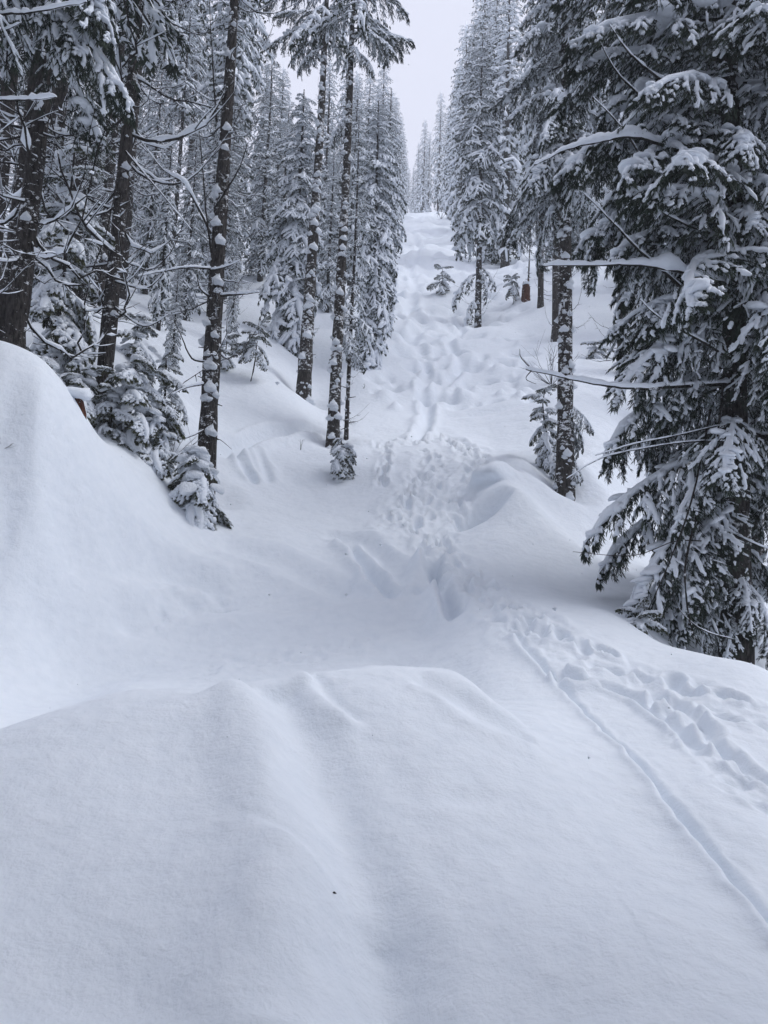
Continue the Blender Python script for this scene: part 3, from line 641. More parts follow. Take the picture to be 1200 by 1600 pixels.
def limb(root, pts, r0, snow, g, name='limb', peaks=(), tip=.25, mat_=None, both=True):
    """a limb through photo points at given distances, with the snow balanced on it"""
    C = np.array([pt(*p, root) for p in pts]); n = 5 * (len(C) - 1) + 1; o = []
    for i in range(len(C) - 1):
        p0, p1, p2, p3 = C[max(i - 1, 0)], C[i], C[i + 1], C[min(i + 2, len(C) - 1)]
        for t in np.arange(5) / 5: o.append(.5 * ((2 * p1) + (p2 - p0) * t + (2*p0 - 5*p1 + 4*p2 - p3) * t*t + (3*p1 - p0 - 3*p2 + p3) * t**3))
    o.append(C[-1]); P = np.array(o); u = np.linspace(0, 1, len(P)); R = np.interp(u, [0, 1], [r0, r0 * tip]); P[1:-1] += g.normal(0, r0 * .12, (len(P) - 2, 3))
    w_ = MB(); tube(w_, P, R, 7, 0); l = link(name, mesh_of(w_.arrays(), name, [mat_ or TWIG]), root)
    if snow > 0:
        f = np.interp(np.linspace(0, 1, 2 * len(P) - 1), u, u); PS = np.stack([np.interp(f, u, P[:, i]) for i in range(3)], -1); RS = np.interp(f, u, R)
        sl = np.abs(np.gradient(PS[:, 2])) / (np.linalg.norm(np.gradient(PS, axis=0), axis=1) + 1e-9)
        th = snow * np.clip(1.2 - sl, .2, 1) * (1 + .22 * g.normal(0, 1, len(PS)))
        for c, w0, a in peaks: th += a * np.exp(-((f - c) / w0) ** 2)
        th = np.clip(th, snow * .25, None); th[0] *= .5; th[-1] *= .4
        Q = PS.copy(); Q[:, 2] += RS * .5 + th * .62; s_ = MB(); tube(s_, Q, th * .8 + RS * .35, 9, 0, 1.0); link('snow_cap', mesh_of(s_.arrays(), 'snow_cap', [TSNOW]), l)
    return l

# --- right foreground: the big conifer whose boughs fill the right side
g = np.random.default_rng(101)
def skip_r4(az, z):   # keep the lowest metres of trunk partly open as in the photo
    return z < 2.0 and g.random() < .5
R4, atz, P4, R4r = bough_tree('conifer', 'R4', 'huge dark conifer at the right edge, its snowy boughs hanging to the ground', None, 101, 19.0, .22, 2.3, 2.6, 'near', 11, 26, .5, (14, -28), .5, lean=(.012, 0), bark=BARK, n_max=215, hmax=13.5, az_skip=lambda az, z: 2.3 < az < 4.4 or (3.9 < az < 5.6 and z < 4.6) or z < 3.2 and az > 3)
for z, e, L in [(2.5, -.55, 1.7), (3.0, -.5, 1.9), (3.5, -.4, 2.1), (4.1, -.3, 2.3), (4.8, -.25, 2.2), (5.5, -.2, 2.2), (6.1, -.15, 2.35), (6.7, -.1, 2.45), (7.2, -.05, 2.6), (7.8, 0, 2.75), (8.4, 0, 2.8), (9.0, .05, 2.8), (9.7, .05, 2.7), (10.4, .1, 2.6), (11, .1, 2.5)]:
    for az in (2.75, 3.25, 3.8):
        if g.random() < (.9 if z > 4.5 else .68): add_bough(R4, g, 'near', atz(z + g.uniform(-.25, .25)), az + g.normal(0, .2), e + g.normal(0, .1), L * g.uniform(.75, 1.08), g.normal(0, .25))
for z, az, e, L in [(2.4, 3.0, -.35, 2.1), (2.0, 3.3, -.45, 1.9), (2.9, 3.4, -.3, 2.3), (3.3, 2.8, -.3, 2.3), (2.7, 2.6, -.4, 1.9), (3.7, 3.15, -.25, 2.5)]: add_bough(R4, g, 'near', atz(z), az, e, L, g.normal(0, .2))
for z, az, L in [(.8, 3.6, .6), (1.2, 2.6, .8), (1.5, 3.9, .9), (1.8, 3.2, 1.2), (2.0, 4.6, 1.0), (1.9, 5.6, 1.2), (1.0, 5.2, .6)]: add_bough(R4, g, 'near', atz(z), az, -.75, L)
limb(R4, [(1145, 262, 10.4), (1085, 243, 10.0), (1040, 228, 9.8), (990, 214, 9.6), (940, 220, 9.5), (885, 234, 9.4), (835, 258, 9.3)], .035, .045, g, peaks=((.52, .08, .05), (.68, .07, .03), (.3, .1, .02)))
limb(R4, [(1150, 450, 10.3), (1110, 436, 10.0), (1060, 424, 9.8), (1000, 414, 9.7), (940, 414, 9.6), (850, 416, 9.5)], .032, .04, g, peaks=((.45, .06, .11), (.22, .06, .05), (.58, .06, .03)))
limb(R4, [(1140, 600, 10.4), (1060, 604, 10.1), (1000, 607, 9.9), (950, 603, 9.8), (890, 592, 9.7), (822, 577, 9.6)], .032, .03, g, peaks=((.5, .2, .015),))
limb(R4, [(835, 580, 9.62), (815, 560, 9.6), (812, 545, 9.6)], .008, 0, g, tip=.3); limb(R4, [(830, 579, 9.6), (822, 592, 9.58), (838, 600, 9.55)], .008, 0, g, tip=.3)
limb(R4, [(1140, 375, 10.4), (1075, 352, 9.9), (1010, 318, 9.6)], .022, .025, g)
limb(R4, [(1120, 160, 10.4), (1040, 128, 9.8), (985, 84, 9.5), (952, 38, 9.4)], .024, .028, g)
limb(R4, [(1100, 480, 10.4), (1000, 392, 9.8), (960, 350, 9.6), (912, 302, 9.5)], .022, .026, g)
limb(R4, [(1140, 560, 10.3), (1085, 527, 9.9), (1035, 500, 9.7), (1000, 468, 9.6)], .02, .022, g)
limb(R4, [(1060, 205, 10.2), (970, 120, 9.7), (935, 60, 9.5)], .018, .02, g); limb(R4, [(1030, 300, 10), (980, 210, 9.6), (925, 150, 9.5)], .018, .022, g)
limb(R4, [(1145, 690, 10.3), (1080, 690, 9.9), (1010, 700, 9.7), (940, 716, 9.6), (885, 748, 9.5)], .014, .012, g); limb(R4, [(1145, 660, 10.3), (1060, 680, 9.8), (990, 694, 9.6), (930, 712, 9.5)], .013, .011, g)
for pts in ([(1110, 640, 10.2), (1095, 720, 9.9), (1075, 800, 9.7), (1045, 880, 9.6), (1010, 960, 9.5)], [(1130, 600, 10.2), (1120, 690, 9.9), (1105, 760, 9.8), (1080, 850, 9.7)], [(1090, 800, 9.8), (1070, 890, 9.6), (1080, 980, 9.5), (1095, 1010, 9.5)]):
    limb(R4, pts, .017, 0, g, 'hanging_branch', tip=.3)
limb(R4, [(1140, 850, 10.3), (1060, 845, 9.9), (990, 868, 9.6), (895, 862, 9.4)], .010, 0, g, 'hanging_branch'); limb(R4, [(1140, 830, 10.2), (1180, 850, 9.7), (1230, 868, 9.5)], .014, .016, g)
limb(R4, [(1150, 1000, 10.3), (1100, 985, 9.9), (1060, 950, 9.7), (1048, 900, 9.6)], .010, .008, g, 'hanging_branch')
# its neighbour with the plastered trunk
R3, atz3, _, _ = bough_tree('conifer', 'R3', 'tall conifer with a snow plastered bare trunk, just left of the huge dark conifer', None, 111, 19.0, .19, 7.0, 1.9, 'near', 8, 120, .7, (20, -28), .4, lean=(-.004, 0), bark=BARK2, n_max=90, hmax=15, dead=7, dead_h=(3.2, 6.0), deadL=(.5, 1.1), psize=.8)
g = np.random.default_rng(112)
for z, az, L in [(1.2, .2, .7), (1.5, .9, .75), (2.0, .1, .8), (2.3, 5.9, .9), (1.0, 5.5, .6), (1.8, .5, .7)]: add_bough(R3, g, 'near', atz3(z), az, -.6, L)

# --- middle left: the two dark poles and what stands round them
C2, atc2, _, _ = bough_tree('tall_fir', 'C2', 'dark bare trunk rising from a snow hump, left of the leaning pole in mid slope', None, 121, 17.5, .225, 12.6, 1.7, 'mid', 5, 110, .5, (10, -30), .6, lean=(.012, 0), bark=BARK2, hmax=17, dead=12, dead_h=(2.5, 10), deadL=(.4, 1.2), psize=1.3)
C3, atc3, _, _ = bough_tree('tall_fir', 'C3', 'slim dark pole in mid slope with a snowy tuft at its foot', None, 123, 17.5, .165, 12.6, 1.5, 'mid', 5, 110, .5, (10, -30), .6, lean=(.004, 0), bark=BARK2, hmax=15, dead=10, dead_h=(1, 10), deadL=(.4, .9), psize=1.1)
g = np.random.default_rng(124)
for z, az, e, L in [(11.9, 0, .05, 1.7), (12.3, .4, 0, 1.6), (11.7, 6.0, -.15, 1.5), (11.3, 5.2, -.5, .9), (9.3, 3.3, -.8, 1.0), (12.2, 3.3, -.2, 1.0), (11.2, 5.9, -.5, 1.1), (13.0, .2, .05, 1.6)]: add_bough(C3, g, 'near', atc3(z), az, e, L)
for z, az, e, L in [(13.0, 3.2, 0, 1.9), (12.6, 2.8, -.2, 1.4), (13.3, 3.6, 0, 1.8), (12.8, .3, -.3, 1.3), (12.2, 3.4, -.5, 1.3), (14.2, 3.1, .1, 2.1)]: add_bough(C2, g, 'near', atc2(z), az, e, L)
bough_tree('thin_tree', 'C3b', 'thin pale stemmed young tree close behind the slim dark pole', None, 125, 9.5, .065, 2.6, .8, 'mid', 7, 40, .8, (20, -30), .2, bark=BARK2, dead=6, dead_h=(.8, 3), deadL=(.3, .6), psize=.6, k=8)
bough_tree('snowy_fir', 'C1', 'broad snow heaped fir left of the two dark poles', None, 131, 10.6, .16, .7, 1.95, 'laden', 12, 20, .75, (12, -52), .25, n_max=150)
bough_tree('snowy_fir', 'C4', 'narrow snow heaped fir right behind the slim dark pole, beside the open run', None, 133, 10.4, .14, 1.2, 1.45, 'laden', 12, 24, .6, (8, -58), .25, n_max=140)
bough_tree('snowy_fir', 'C4b', 'narrow snowy fir one step uphill of the fir behind the slim dark pole', None, 135, 11.6, .14, 1.0, 1.4, 'laden', 10, 10, .7, (8, -56), .25, n_max=120)
# --- right of the run
R1, at1, _, _ = bough_tree('snowy_fir', 'R1', 'snowy fir with a long bare lower trunk, alone on the right of the run', None, 141, 17.0, .18, 6.2, 2.0, 'mid', 9, 60, .6, (14, -30), .3, lean=(-.004, 0), bark=BARK, n_max=130, dead=12, dead_h=(.6, 4.4), deadL=(.7, 1.6), psize=1.0)
g = np.random.default_rng(142)
for z, az, e, L in [(3.7, 3.2, -.45, 2.0), (2.4, 3.4, -.75, 1.7), (3.8, .1, -.8, 1.5), (4.1, .3, -.5, 1.4)]: add_bough(R1, g, 'mid', at1(z), az, e, L)

# --- left bank trees
L4, at4, _, _ = bough_tree('bare_trunk_fir', 'L4', 'dark trunk with snow clumps and upswept bare limbs at the foot of the left bank', None, 151, 18.0, .195, 12.5, 1.8, 'mid', 7, 46, .7, (10, -20), .5, lean=(-.006, 0), bark=BARK, dead=20, dead_h=(3.2, 12), deadL=(.5, 1.8), psize=1.9, hmax=16)
g = np.random.default_rng(152)
limb(L4, [(325, 465, 14.5), (300, 425, 14.3), (345, 462, 14.1), (372, 460, 14.0), (405, 457, 13.9)][2:] , .028, .035, g); limb(L4, [(325, 462, 14.5), (312, 450, 14.2), (308, 425, 14.1)], .022, .022, g)
limb(L4, [(330, 420, 14.5), (290, 418, 14.1), (250, 425, 13.9), (215, 432, 13.7)], .022, .03, g); limb(L4, [(330, 422, 14.4), (350, 418, 14.2), (374, 408, 14.1)], .02, .028, g)
limb(L4, [(322, 565, 14.5), (300, 560, 14.2), (285, 530, 14.1), (268, 488, 14.0)], .022, .012, g); limb(L4, [(318, 600, 14.4), (290, 606, 14.1), (268, 617, 13.9)], .02, .03, g)
limb(L4, [(330, 395, 14.4), (322, 330, 14.1), (316, 260, 14.0), (311, 200, 13.9)], .022, .012, g); limb(L4, [(338, 190, 14.5), (334, 130, 14.2), (330, 60, 14.1), (326, -30, 14.0)], .02, .012, g)
limb(L4, [(335, 325, 14.5), (352, 300, 14.2), (374, 262, 14.1), (386, 226, 14.1)], .026, .015, g); limb(L4, [(330, 365, 14.4), (290, 290, 14.0), (255, 265, 13.9), (215, 215, 13.8)], .026, .035, g, peaks=((.35, .15, .04),))
limb(L4, [(318, 672, 14.4), (292, 684, 14.1), (262, 690, 14.0)], .016, .016, g); limb(L4, [(325, 680, 14.4), (345, 688, 14.2), (362, 702, 14.1)], .01, 0, g)
L2, at2, _, _ = bough_tree('bare_trunk_fir', 'L2', 'thick dark trunk behind the snowy bushes on the left bank', None, 153, 22.0, .155, 11.0, 2.6, 'mid_dark', 6, 14, .7, (10, -20), .5, lean=(.01, 0), bark=BARK, dead=46, dead_h=(.8, 11), deadL=(1.2, 3.2), hmax=15, psize=.9)
g = np.random.default_rng(154)
limb(L2, [(205, 200, 13.7), (190, 120, 13.2), (165, 60, 13.0), (155, 0, 13.0)], .02, .012, g); limb(L2, [(195, 235, 13.7), (250, 300, 13.3), (300, 360, 13.0)], .02, .025, g)
limb(L2, [(180, 440, 13.7), (230, 450, 13.2), (260, 420, 13.1)], .022, .024, g); limb(L2, [(180, 480, 13.7), (225, 510, 13.2), (262, 492, 13.0)], .02, .022, g)
L1, at1b, _, _ = bough_tree('bare_trunk_fir', 'L1', 'very dark thick trunk at the left edge of the stand', None, 155, 22.0, .17, 8.0, 3.0, 'mid_dark', 6, 10, .7, (5, -25), .5, lean=(.02, 0), bark=BARK, dead=40, dead_h=(1, 9), deadL=(1.0, 2.6), hmax=14, psize=.8)
bough_tree('bare_trunk_fir', 'L1b', 'dark leaning trunk half hidden at the far left edge', None, 156, 20.0, .15, 8.0, 2.4, 'mid_dark', 5, 6, .7, (5, -25), .5, lean=(.03, 0), dead=26, dead_h=(1, 9), deadL=(1, 2.2), hmax=13)
L0, _, _, _ = bough_tree('bare_trunk_fir', 'L0', 'fir at the left margin whose two snow topped limbs reach into view', None, 157, 18.0, .2, 6.5, 2.4, 'near', 6, 4, .7, (5, -25), .5, dead=8, dead_h=(2, 6), deadL=(1, 1.8), hmax=11)
g = np.random.default_rng(158)
limb(L0, [(-85, 60, 9.1), (-30, 30, 8.9), (10, 22, 8.8), (60, 18, 8.7), (135, 3, 8.6)], .025, .032, g); limb(L0, [(-85, 170, 9.1), (-20, 158, 8.9), (40, 156, 8.8), (88, 152, 8.7)], .022, .03, g, peaks=((.75, .15, .012),))
limb(L0, [(-85, 260, 9.1), (-20, 222, 8.9), (30, 182, 8.8)], .02, .022, g); limb(L0, [(-85, 80, 9.1), (-20, 60, 8.9), (32, 36, 8.8)], .02, .025, g)
bough_tree('bare_trunk_fir', 'L3', 'dark trunk right behind the thick dark trunk on the left bank', None, 159, 24.0, .17, 9.0, 2.2, 'mid_dark', 5, 12, .7, (5, -25), .5, lean=(.004, 0), dead=46, dead_h=(.5, 10), deadL=(1, 2.4), hmax=17)
bough_tree('bare_trunk_fir', 'L3b', 'slender dark trunk deeper in the stand, between the thick left bank trunks', None, 160, 24.0, .16, 9.0, 2.2, 'mid_dark', 5, 12, .7, (5, -25), .5, dead=46, dead_h=(.5, 10), deadL=(1, 2.4), hmax=18)

# --- young firs and bushes bowed down under snow
_hm = []
def bush(name, px, py, d, label, seed, n, L, h, stem=.03, el=(55, -30), kind='shrub', lean=(0, 0), blobs=8, L0=1.0, cat='young fir', sink=.1, well=False, azr=None, h0=.15, group=None):
    g = np.random.default_rng(seed); p = at(px, py, d); root = thing(name, label, cat, (p[0], p[1], ground(p[0], p[1]) - sink), 0, group)
    z = np.linspace(-.3, h, 7); P = np.stack([lean[0] * z + .05 * h * np.sin(z * 3) * g.uniform(-1, 1), lean[1] * z, z], -1); mb = MB(); tube(mb, P, np.interp(z, [0, h], [stem, stem * .3]), 6); st = link('stem', mesh_of(mb.arrays(), 'stem', [TWIG]), root)
    for i in range(n):
        u = (i + .5) / n; zz = h * (h0 + (1 - h0) * u); c = np.array([np.interp(zz, z, P[:, k]) for k in range(3)])
        az = i * 2.4 + g.normal(0, .5) if azr is None else g.uniform(*azr)
        add_bough(root, g, kind, c, az, math.radians(el[1] + (el[0] - el[1]) * u + g.normal(0, 10)), L * (1.05 - .55 * u) * g.uniform(.75, 1.2), g.normal(0, .25), L0)
    for _ in range(blobs):
        if not _hm:
            for _k in range(8): mb = MB(); blob(mb, (0, 0, 0), (1.2, 1.1, .62), g, lump=.3); _hm.append(mesh_of(mb.arrays(), 'snow_heap', [TSNOW]))
        u = g.uniform(.3, 1); a = g.uniform(0, 6.28); r = L * .55 * (1.05 - .6 * u) * g.uniform(.1, 1); s = L * g.uniform(.06, .145); i = int(g.integers(8)); tilt = g.uniform(.1, .8)
        c = (P[-1, 0] * u + math.cos(a) * r, P[-1, 1] * u + math.sin(a) * r, h * (h0 + (1 - h0) * u) + .03 - .3 * r); o = link('snow_heap', _hm[i], root); o.matrix_local = mat4(rotz(a) @ roty(tilt) * s, c)
    return root
bush('snowy_bush', 302, 836, 13.0, 'small snow smothered fir bowed to the ground under the dark trunk with snow clumps', 201, 18, 1.0, 1.25, el=(-5, -60), blobs=26)
bush('snowy_bush', 205, 700, 13.2, 'big tangled bush of snow laden sprays on the left bank edge', 203, 20, 1.1, 1.6, el=(15, -50), blobs=34)
bush('snowy_bush', 170, 690, 12.9, 'low snowy sprays at the left of the big tangled bush', 204, 11, .75, .9, el=(10, -50), blobs=14)
bush('snowy_bush', 245, 720, 13.4, 'leafy drooping sprays at the right of the big tangled bush', 205, 11, .85, 1.2, el=(0, -60), blobs=14)
bush('snowy_bush', 120, 612, 12.6, 'snowy green bush leaning over the crest of the left bank', 206, 14, .85, 1.0, el=(10, -50), blobs=16)
bush('snowy_bush', 70, 585, 12.2, 'snow capped bush beside the very dark thick trunk', 207, 14, .85, 1.0, el=(10, -50), blobs=14)
bush('snowy_bush', 25, 560, 12.0, 'snow capped sprays at the far left end of the bank crest', 208, 9, .7, .8, el=(40, -35), blobs=6)
bush('snowy_bush', 212, 560, 16.0, 'rounded snow laden young fir behind the big tangled bush', 209, 14, .8, 1.2, el=(30, -45), blobs=10)
bush('snowy_bush', 258, 590, 15.6, 'drooping young fir with hanging snow between the two left trunks', 210, 12, .7, 1.3, el=(20, -50), blobs=7)
bush('snowy_bush', 352, 570, 21.5, 'small snowy fir right of the dark trunk with snow clumps', 211, 12, .7, 1.1, el=(30, -40), blobs=6)
bush('sapling', 391, 592, 20.8, 'leaning green sapling with a bare stem in the open snow left of the poles', 213, 14, .72, 1.75, stem=.025, el=(40, -40), lean=(.12, 0), blobs=2, h0=.55)
bush('snowy_bush', 530, 752, 16.9, 'snow hooded tuft at the foot of the slim dark pole', 215, 16, .72, 1.0, el=(0, -62), blobs=12)
bush('snowy_bush', 852, 728, 16.9, 'dark young fir hung with snow beside the snow plastered trunk', 217, 20, .75, 2.0, el=(35, -55), blobs=6)
bush('snowy_bush', 605, 442, 48, 'lone tiny snowy fir at the left side of the upper run', 219, 16, 1.0, 1.9, el=(50, -45), blobs=4, cat='young fir')
bush('snowy_bush', 690, 470, 43, 'small snowy fir by the drooping bough on the right of the run', 221, 14, 1.0, 1.7, el=(40, -50), blobs=4)
bush('sapling', 801, 474, 40, 'thin sapling with a snowy round head near the rotten stump', 223, 12, .8, 1.75, stem=.03, el=(50, -50), blobs=3, h0=.6)
bush('snowy_bush', 1000, 955, 9.6, 'fir sprays poking from the snow crest under the huge dark conifer', 225, 8, .5, .35, el=(40, -15), blobs=6, stem=.012)
bush('snowy_bush', 930, 545, 27, 'low snow rounded shrub on the slope behind the plastered trunk', 227, 10, .8, .7, el=(30, -30), blobs=8)
bush('snowy_bush', 1010, 668, 19.5, 'tiny snow crusted shrub under the long bare limb on the right', 229, 8, .45, .5, el=(40, -20), blobs=4)
bush('drooping_young_fir', 95, 470, 13.2, 'young fir with dark blue green boughs and fat snow pads among the left trunks', 231, 26, 1.15, 5.2, stem=.05, el=(10, -45), blobs=18, h0=.12, L0=1.0)

# --- dead wood and twigs
p = at(821, 478, 40); rt = thing('rotten_stump', 'short broken reddish stump with a snow cap on the right slope', 'stump', (p[0], p[1], ground(p[0], p[1]) - .2))
g = np.random.default_rng(241); mb = MB(); z = np.array([-.2, .15, .6, 1.0, 1.25]); tube(mb, np.stack([z * .03, z * 0, z], -1), np.array([.30, .25, .21, .22, .15]) * (1 + .12 * g.normal(0, 1, 5)), 9); tube(mb, np.array([[.1, 0, .9], [.13, .02, 1.3], [.15, .03, 1.62]]), [.09, .07, .02], 6); tube(mb, np.array([[-.1, .05, .9], [-.12, .06, 1.25], [-.11, .06, 1.42]]), [.08, .05, .015], 6); s1 = link('wood', mesh_of(mb.arrays(), 'wood', [ROT]), rt)
mb = MB(); blob(mb, (.03, 0, 1.27), (.22, .2, .12), g); link('snow_cap', mesh_of(mb.arrays(), 'snow_cap', [TSNOW]), rt)
p = at(824, 470, 41); rt = thing('dead_pole', 'thin dead standing pole rising behind the reddish stump', 'dead tree', (p[0], p[1], ground(p[0], p[1]) - .2))
TA, P, R = trunk_arrays(g, 4.2, .07, (.02, 0), 7, 12, stubs=22, top=.3); tr = link('trunk', mesh_of(TA, 'trunk', [BARK]), rt); add_patches(tr, g, P, R, 14, 3.8, size=.7)
def twigs(name, px, py, d, label, n, L, seed, spread=.8, snow=0.0, cat='dead bush', r=.006, group=None, lean=0.0):
    g = np.random.default_rng(seed); p = at(px, py, d); root = thing(name, label, cat, (p[0], p[1], ground(p[0], p[1]) - .05), 0, group); w_ = MB(); s_ = MB()
    for i in range(n):
        a = g.uniform(0, 6.28); tl = abs(g.normal(0, spread)); l = L * g.uniform(.5, 1.1); n2 = 6; s = np.linspace(0, 1, n2)
        P = np.stack([l * s * math.sin(tl) * math.cos(a) + lean * l * s, l * s * math.sin(tl) * math.sin(a), l * (s * math.cos(tl) + .15 * s * s * math.sin(tl))], -1) + g.normal(0, .012 * l, (n2, 3)) * s[:, None]
        R = np.interp(s, [0, 1], [r, r * .3]); tube(w_, P, R, 4, cap=False)
        for _ in range(4):
            u = g.uniform(.35, .95); c = np.array([np.interp(u, s, P[:, k]) for k in range(3)]); l2 = l * g.uniform(.15, .4); dv = (P[-1] - P[0]) / l + g.normal(0, .5, 3); tube(w_, np.array([c, c + dv * l2 * .5 + g.normal(0, .01, 3), c + dv * l2 + [0, 0, .06 * l2]]), [r * .45, r * .35, r * .2], 3, cap=False)
        if snow: Q = P + [0, 0, r + .008]; tube(s_, Q, np.full(n2, .012 * snow) * g.uniform(.5, 1.4, n2), 4)
    st = link('branch_spray', mesh_of(w_.arrays(), 'branch_spray', [TWIG]), root)
    if snow: link('snow_line', mesh_of(s_.arrays(), 'snow_line', [TSNOW]), st)
    return root
twigs('leafless_bush', 862, 527, 24, 'leafless bush of thin upswept twigs left of the plastered trunk', 14, 1.4, 251, .75, .6, r=.010)
twigs('leafless_bush', 1060, 560, 25, 'fine leafless bush seen between the boughs on the right', 12, 1.2, 252, .7, .4, r=.009)
twigs('leafless_bush', 265, 745, 14.2, 'tangle of fine bare twigs at the left of the dark trunk with snow clumps', 16, .95, 253, 1.1, .5, r=.006)
twigs('bare_twig', 4, 693, 9.6, 'tiny bare twig tips on the smooth left bank', 3, .16, 254, 1.2, 0, 'twig', .004)
twigs('bare_twig', 689, 352, 100, 'bare twigs breaking the snow near the top of the run', 6, 2.2, 255, .9, 0, 'twig', .03)
twigs('bare_twig', 750, 400, 60, 'sparse bare shrub uphill of the lone fir on the right', 7, 1.5, 256, .8, .4, 'dead bush', .014)
twigs('bare_twig', 470, 700, 18, 'stray bare stem left of the leaning sapling', 2, .35, 257, .5, 0, 'twig', .006)
twigs('bare_twig', 570, 592, 24, 'single dark twig on the snow beside the thin pale stemmed tree', 2, .2, 258, .8, 0, 'twig', .008)
p = hit(130, 645); rt = thing('broken_stub', 'broken reddish stub jutting from under a snow pad on the left bank', 'stump', (p[0], p[1], p[2] - .15))
mb = MB(); tube(mb, np.array([[0, 0, -.1], [-.02, 0, .12], [-.06, -.02, .3], [-.1, -.04, .38]]), [.075, .07, .06, .03], 7); link('wood', mesh_of(mb.arrays(), 'wood', [ROT]), rt)
mb = MB(); blob(mb, (-.06, 0, .43), (.24, .2, .12), np.random.default_rng(3)); link('snow_cap', mesh_of(mb.arrays(), 'snow_cap', [TSNOW]), rt)

p = hit(522, 1397, H, 1.2, 8); mb = MB(); tube(mb, np.array([[-.008, 0, .003], [0, .002, .006], [.009, -.002, .003]]), [.003, .0045, .002], 5); tag(link('bark_crumb', mesh_of(mb.arrays(), 'bark_crumb', [TWIG]), None, tuple(p)), 'single tiny dark bark crumb on the near snow mound', 'bark')
# --- the rest of the forest: a few kinds, copied
KIND = {}
def kind_of(k):
    if k in KIND: return copy_tree(KIND[k])
    t, i = k
    if t == 'fir': o = make_tree('snowy_fir', 300 + i, 20, .19, 1.2 + .8 * (i % 3), 2.1 + .25 * (i % 2), 'far', 8, shape=.8, el=(15, -48), needles=NEEDLE)
    elif t == 'midfir': o = make_tree('snowy_fir', 320 + i, 20, .2, 2.0 + i, 2.3, 'mid', 5.2, shape=.75, el=(25, -30), patches=20)
    elif t == 'bare': o = make_tree('bare_limbed_fir', 340 + i, 24, .17 + .02 * i, 12.5, 2.2, 'far', 8, dead=105, dead_h=(.6, 13.5), deadL=(.9, 2.5), shape=.7, patches=14, el=(20, -25))
    elif t == 'pole': o = make_tree('bare_limbed_fir', 360 + i, 20, .14, 8.0, 1.9, 'far', 8, dead=26, dead_h=(.8, 8), deadL=(.5, 1.2), shape=.7, patches=26, el=(20, -30))
    KIND[k] = o; return o
def plant(k, x, y, Hh, label, group, rz, sink=.3, name=None):
    o = kind_of(k); base = {'fir': 20, 'midfir': 20, 'bare': 24, 'pole': 20}[k[0]]; s = Hh / base
    o.location = (x, y, ground(x, y) - sink); o.rotation_euler = (0, 0, rz); sx = s * (1.0 if k[0] != 'fir' else 1.0); o.scale = (sx, sx, s)
    tag(o, label, 'tree', group)
    if group is None and 'group' in o: del o['group']
    return o
g = np.random.default_rng(401)
def by_top(k, px, top, d, label, group=None, wide=1.0, base_row=None):
    p = at(px, base_row or 400, d); z = ground(p[0], p[1]) - .3; Hh = at(px, top, d)[2] - z
    p = at(px, (base_row or 400), d); o = plant(k, p[0], p[1], Hh, label, group, g.uniform(0, 6.28)); o.scale = (o.scale[0] * wide, o.scale[1] * wide, o.scale[2]); return o
ROWL, ROWR = 'frosted firs lining the left side of the run', 'frosted firs lining the right side of the run'
TXL, TXR = 'tall slender frosted fir in the hazy row on the left side of the upper run', 'tall slender frosted fir in the hazy row on the right side of the upper run'
for i, (px, top, d, wd) in enumerate([(592, 88, 62, .95), (583, 130, 70, 1), (606, 140, 78, .9), (613, 150, 88, .95), (621, 180, 98, .9), (627, 205, 108, .9), (632, 245, 116, .8), (570, 112, 60, 1), (548, 110, 75, 1.1)]):
    by_top(('fir', i % 5), px, top, d, {592: 'tallest frosted fir on the left side of the upper run', 632: 'shortest hazy fir at the far end of the left row, nearest the gap', 627: 'second hazy fir from the gap in the left row', 621: 'hazy fir stepping up from the two short ones beside the gap, left row'}.get(px, TXL), ROWL, wd * 1.2, 345)
for i, (px, top, d, wd) in enumerate([(684, 143, 118, .9), (660, 186, 126, .85), (651, 222, 130, .8), (668, 205, 122, .8), (697, 165, 112, .9), (644, 258, 134, .7), (708, 120, 100, 1), (722, 36, 84, 1.1), (715, 90, 92, 1), (742, 20, 72, 1.1), (752, -40, 72, 1.1), (770, -60, 62, 1.1), (790, -60, 58, 1.1)]):
    by_top(('fir', (i + 2) % 5), px, top, d, {722: 'tall frosted fir forming the right edge of the sky gap', 684: 'pointed hazy fir overtopping the small far group right of the sky gap', 660: 'pale pointed fir left of the one that overtops the far group', 651: 'small pale fir at the left end of the far group', 644: 'lowest pale fir at the very head of the run'}.get(px, TXR), ROWR, wd * 1.2, 345)
for i, (px, d) in enumerate([(637, 140), (643, 146), (655, 140), (664, 146), (690, 140), (705, 136), (626, 136), (615, 132)]):
    by_top(('pole', i % 2), px, 262 + (i * 37) % 45, d, 'thin hazy trunk on the skyline at the head of the run', 'thin trunks at the head of the run', .9, 335)
FIRL, FIRTX = 'firs in the stand left of the poles', 'snow covered fir crowding the stand between the left bank and the poles'
for i, (px, top, d) in enumerate([(405, 76, 38), (424, 104, 46), (396, 95, 52), (436, 150, 36), (500, 90, 42), (527, 92, 50), (545, 120, 44), (345, 40, 34), (350, -20, 40), (512, 220, 33)]):
    by_top(('midfir', i % 3) if d < 41 else ('fir', i % 5), px, top, d, {405: 'fir whose pointed top shows against the sky right of the dark trunk with snow clumps', 436: 'fir close behind the left flank of the broad snow heaped fir'}.get(px, FIRTX), FIRL, 1.1, 460)
STL, STLX = 'bare limbed firs crowding the left stand', 'dark bare limbed fir in the crowded stand behind the left bank'
cells = []
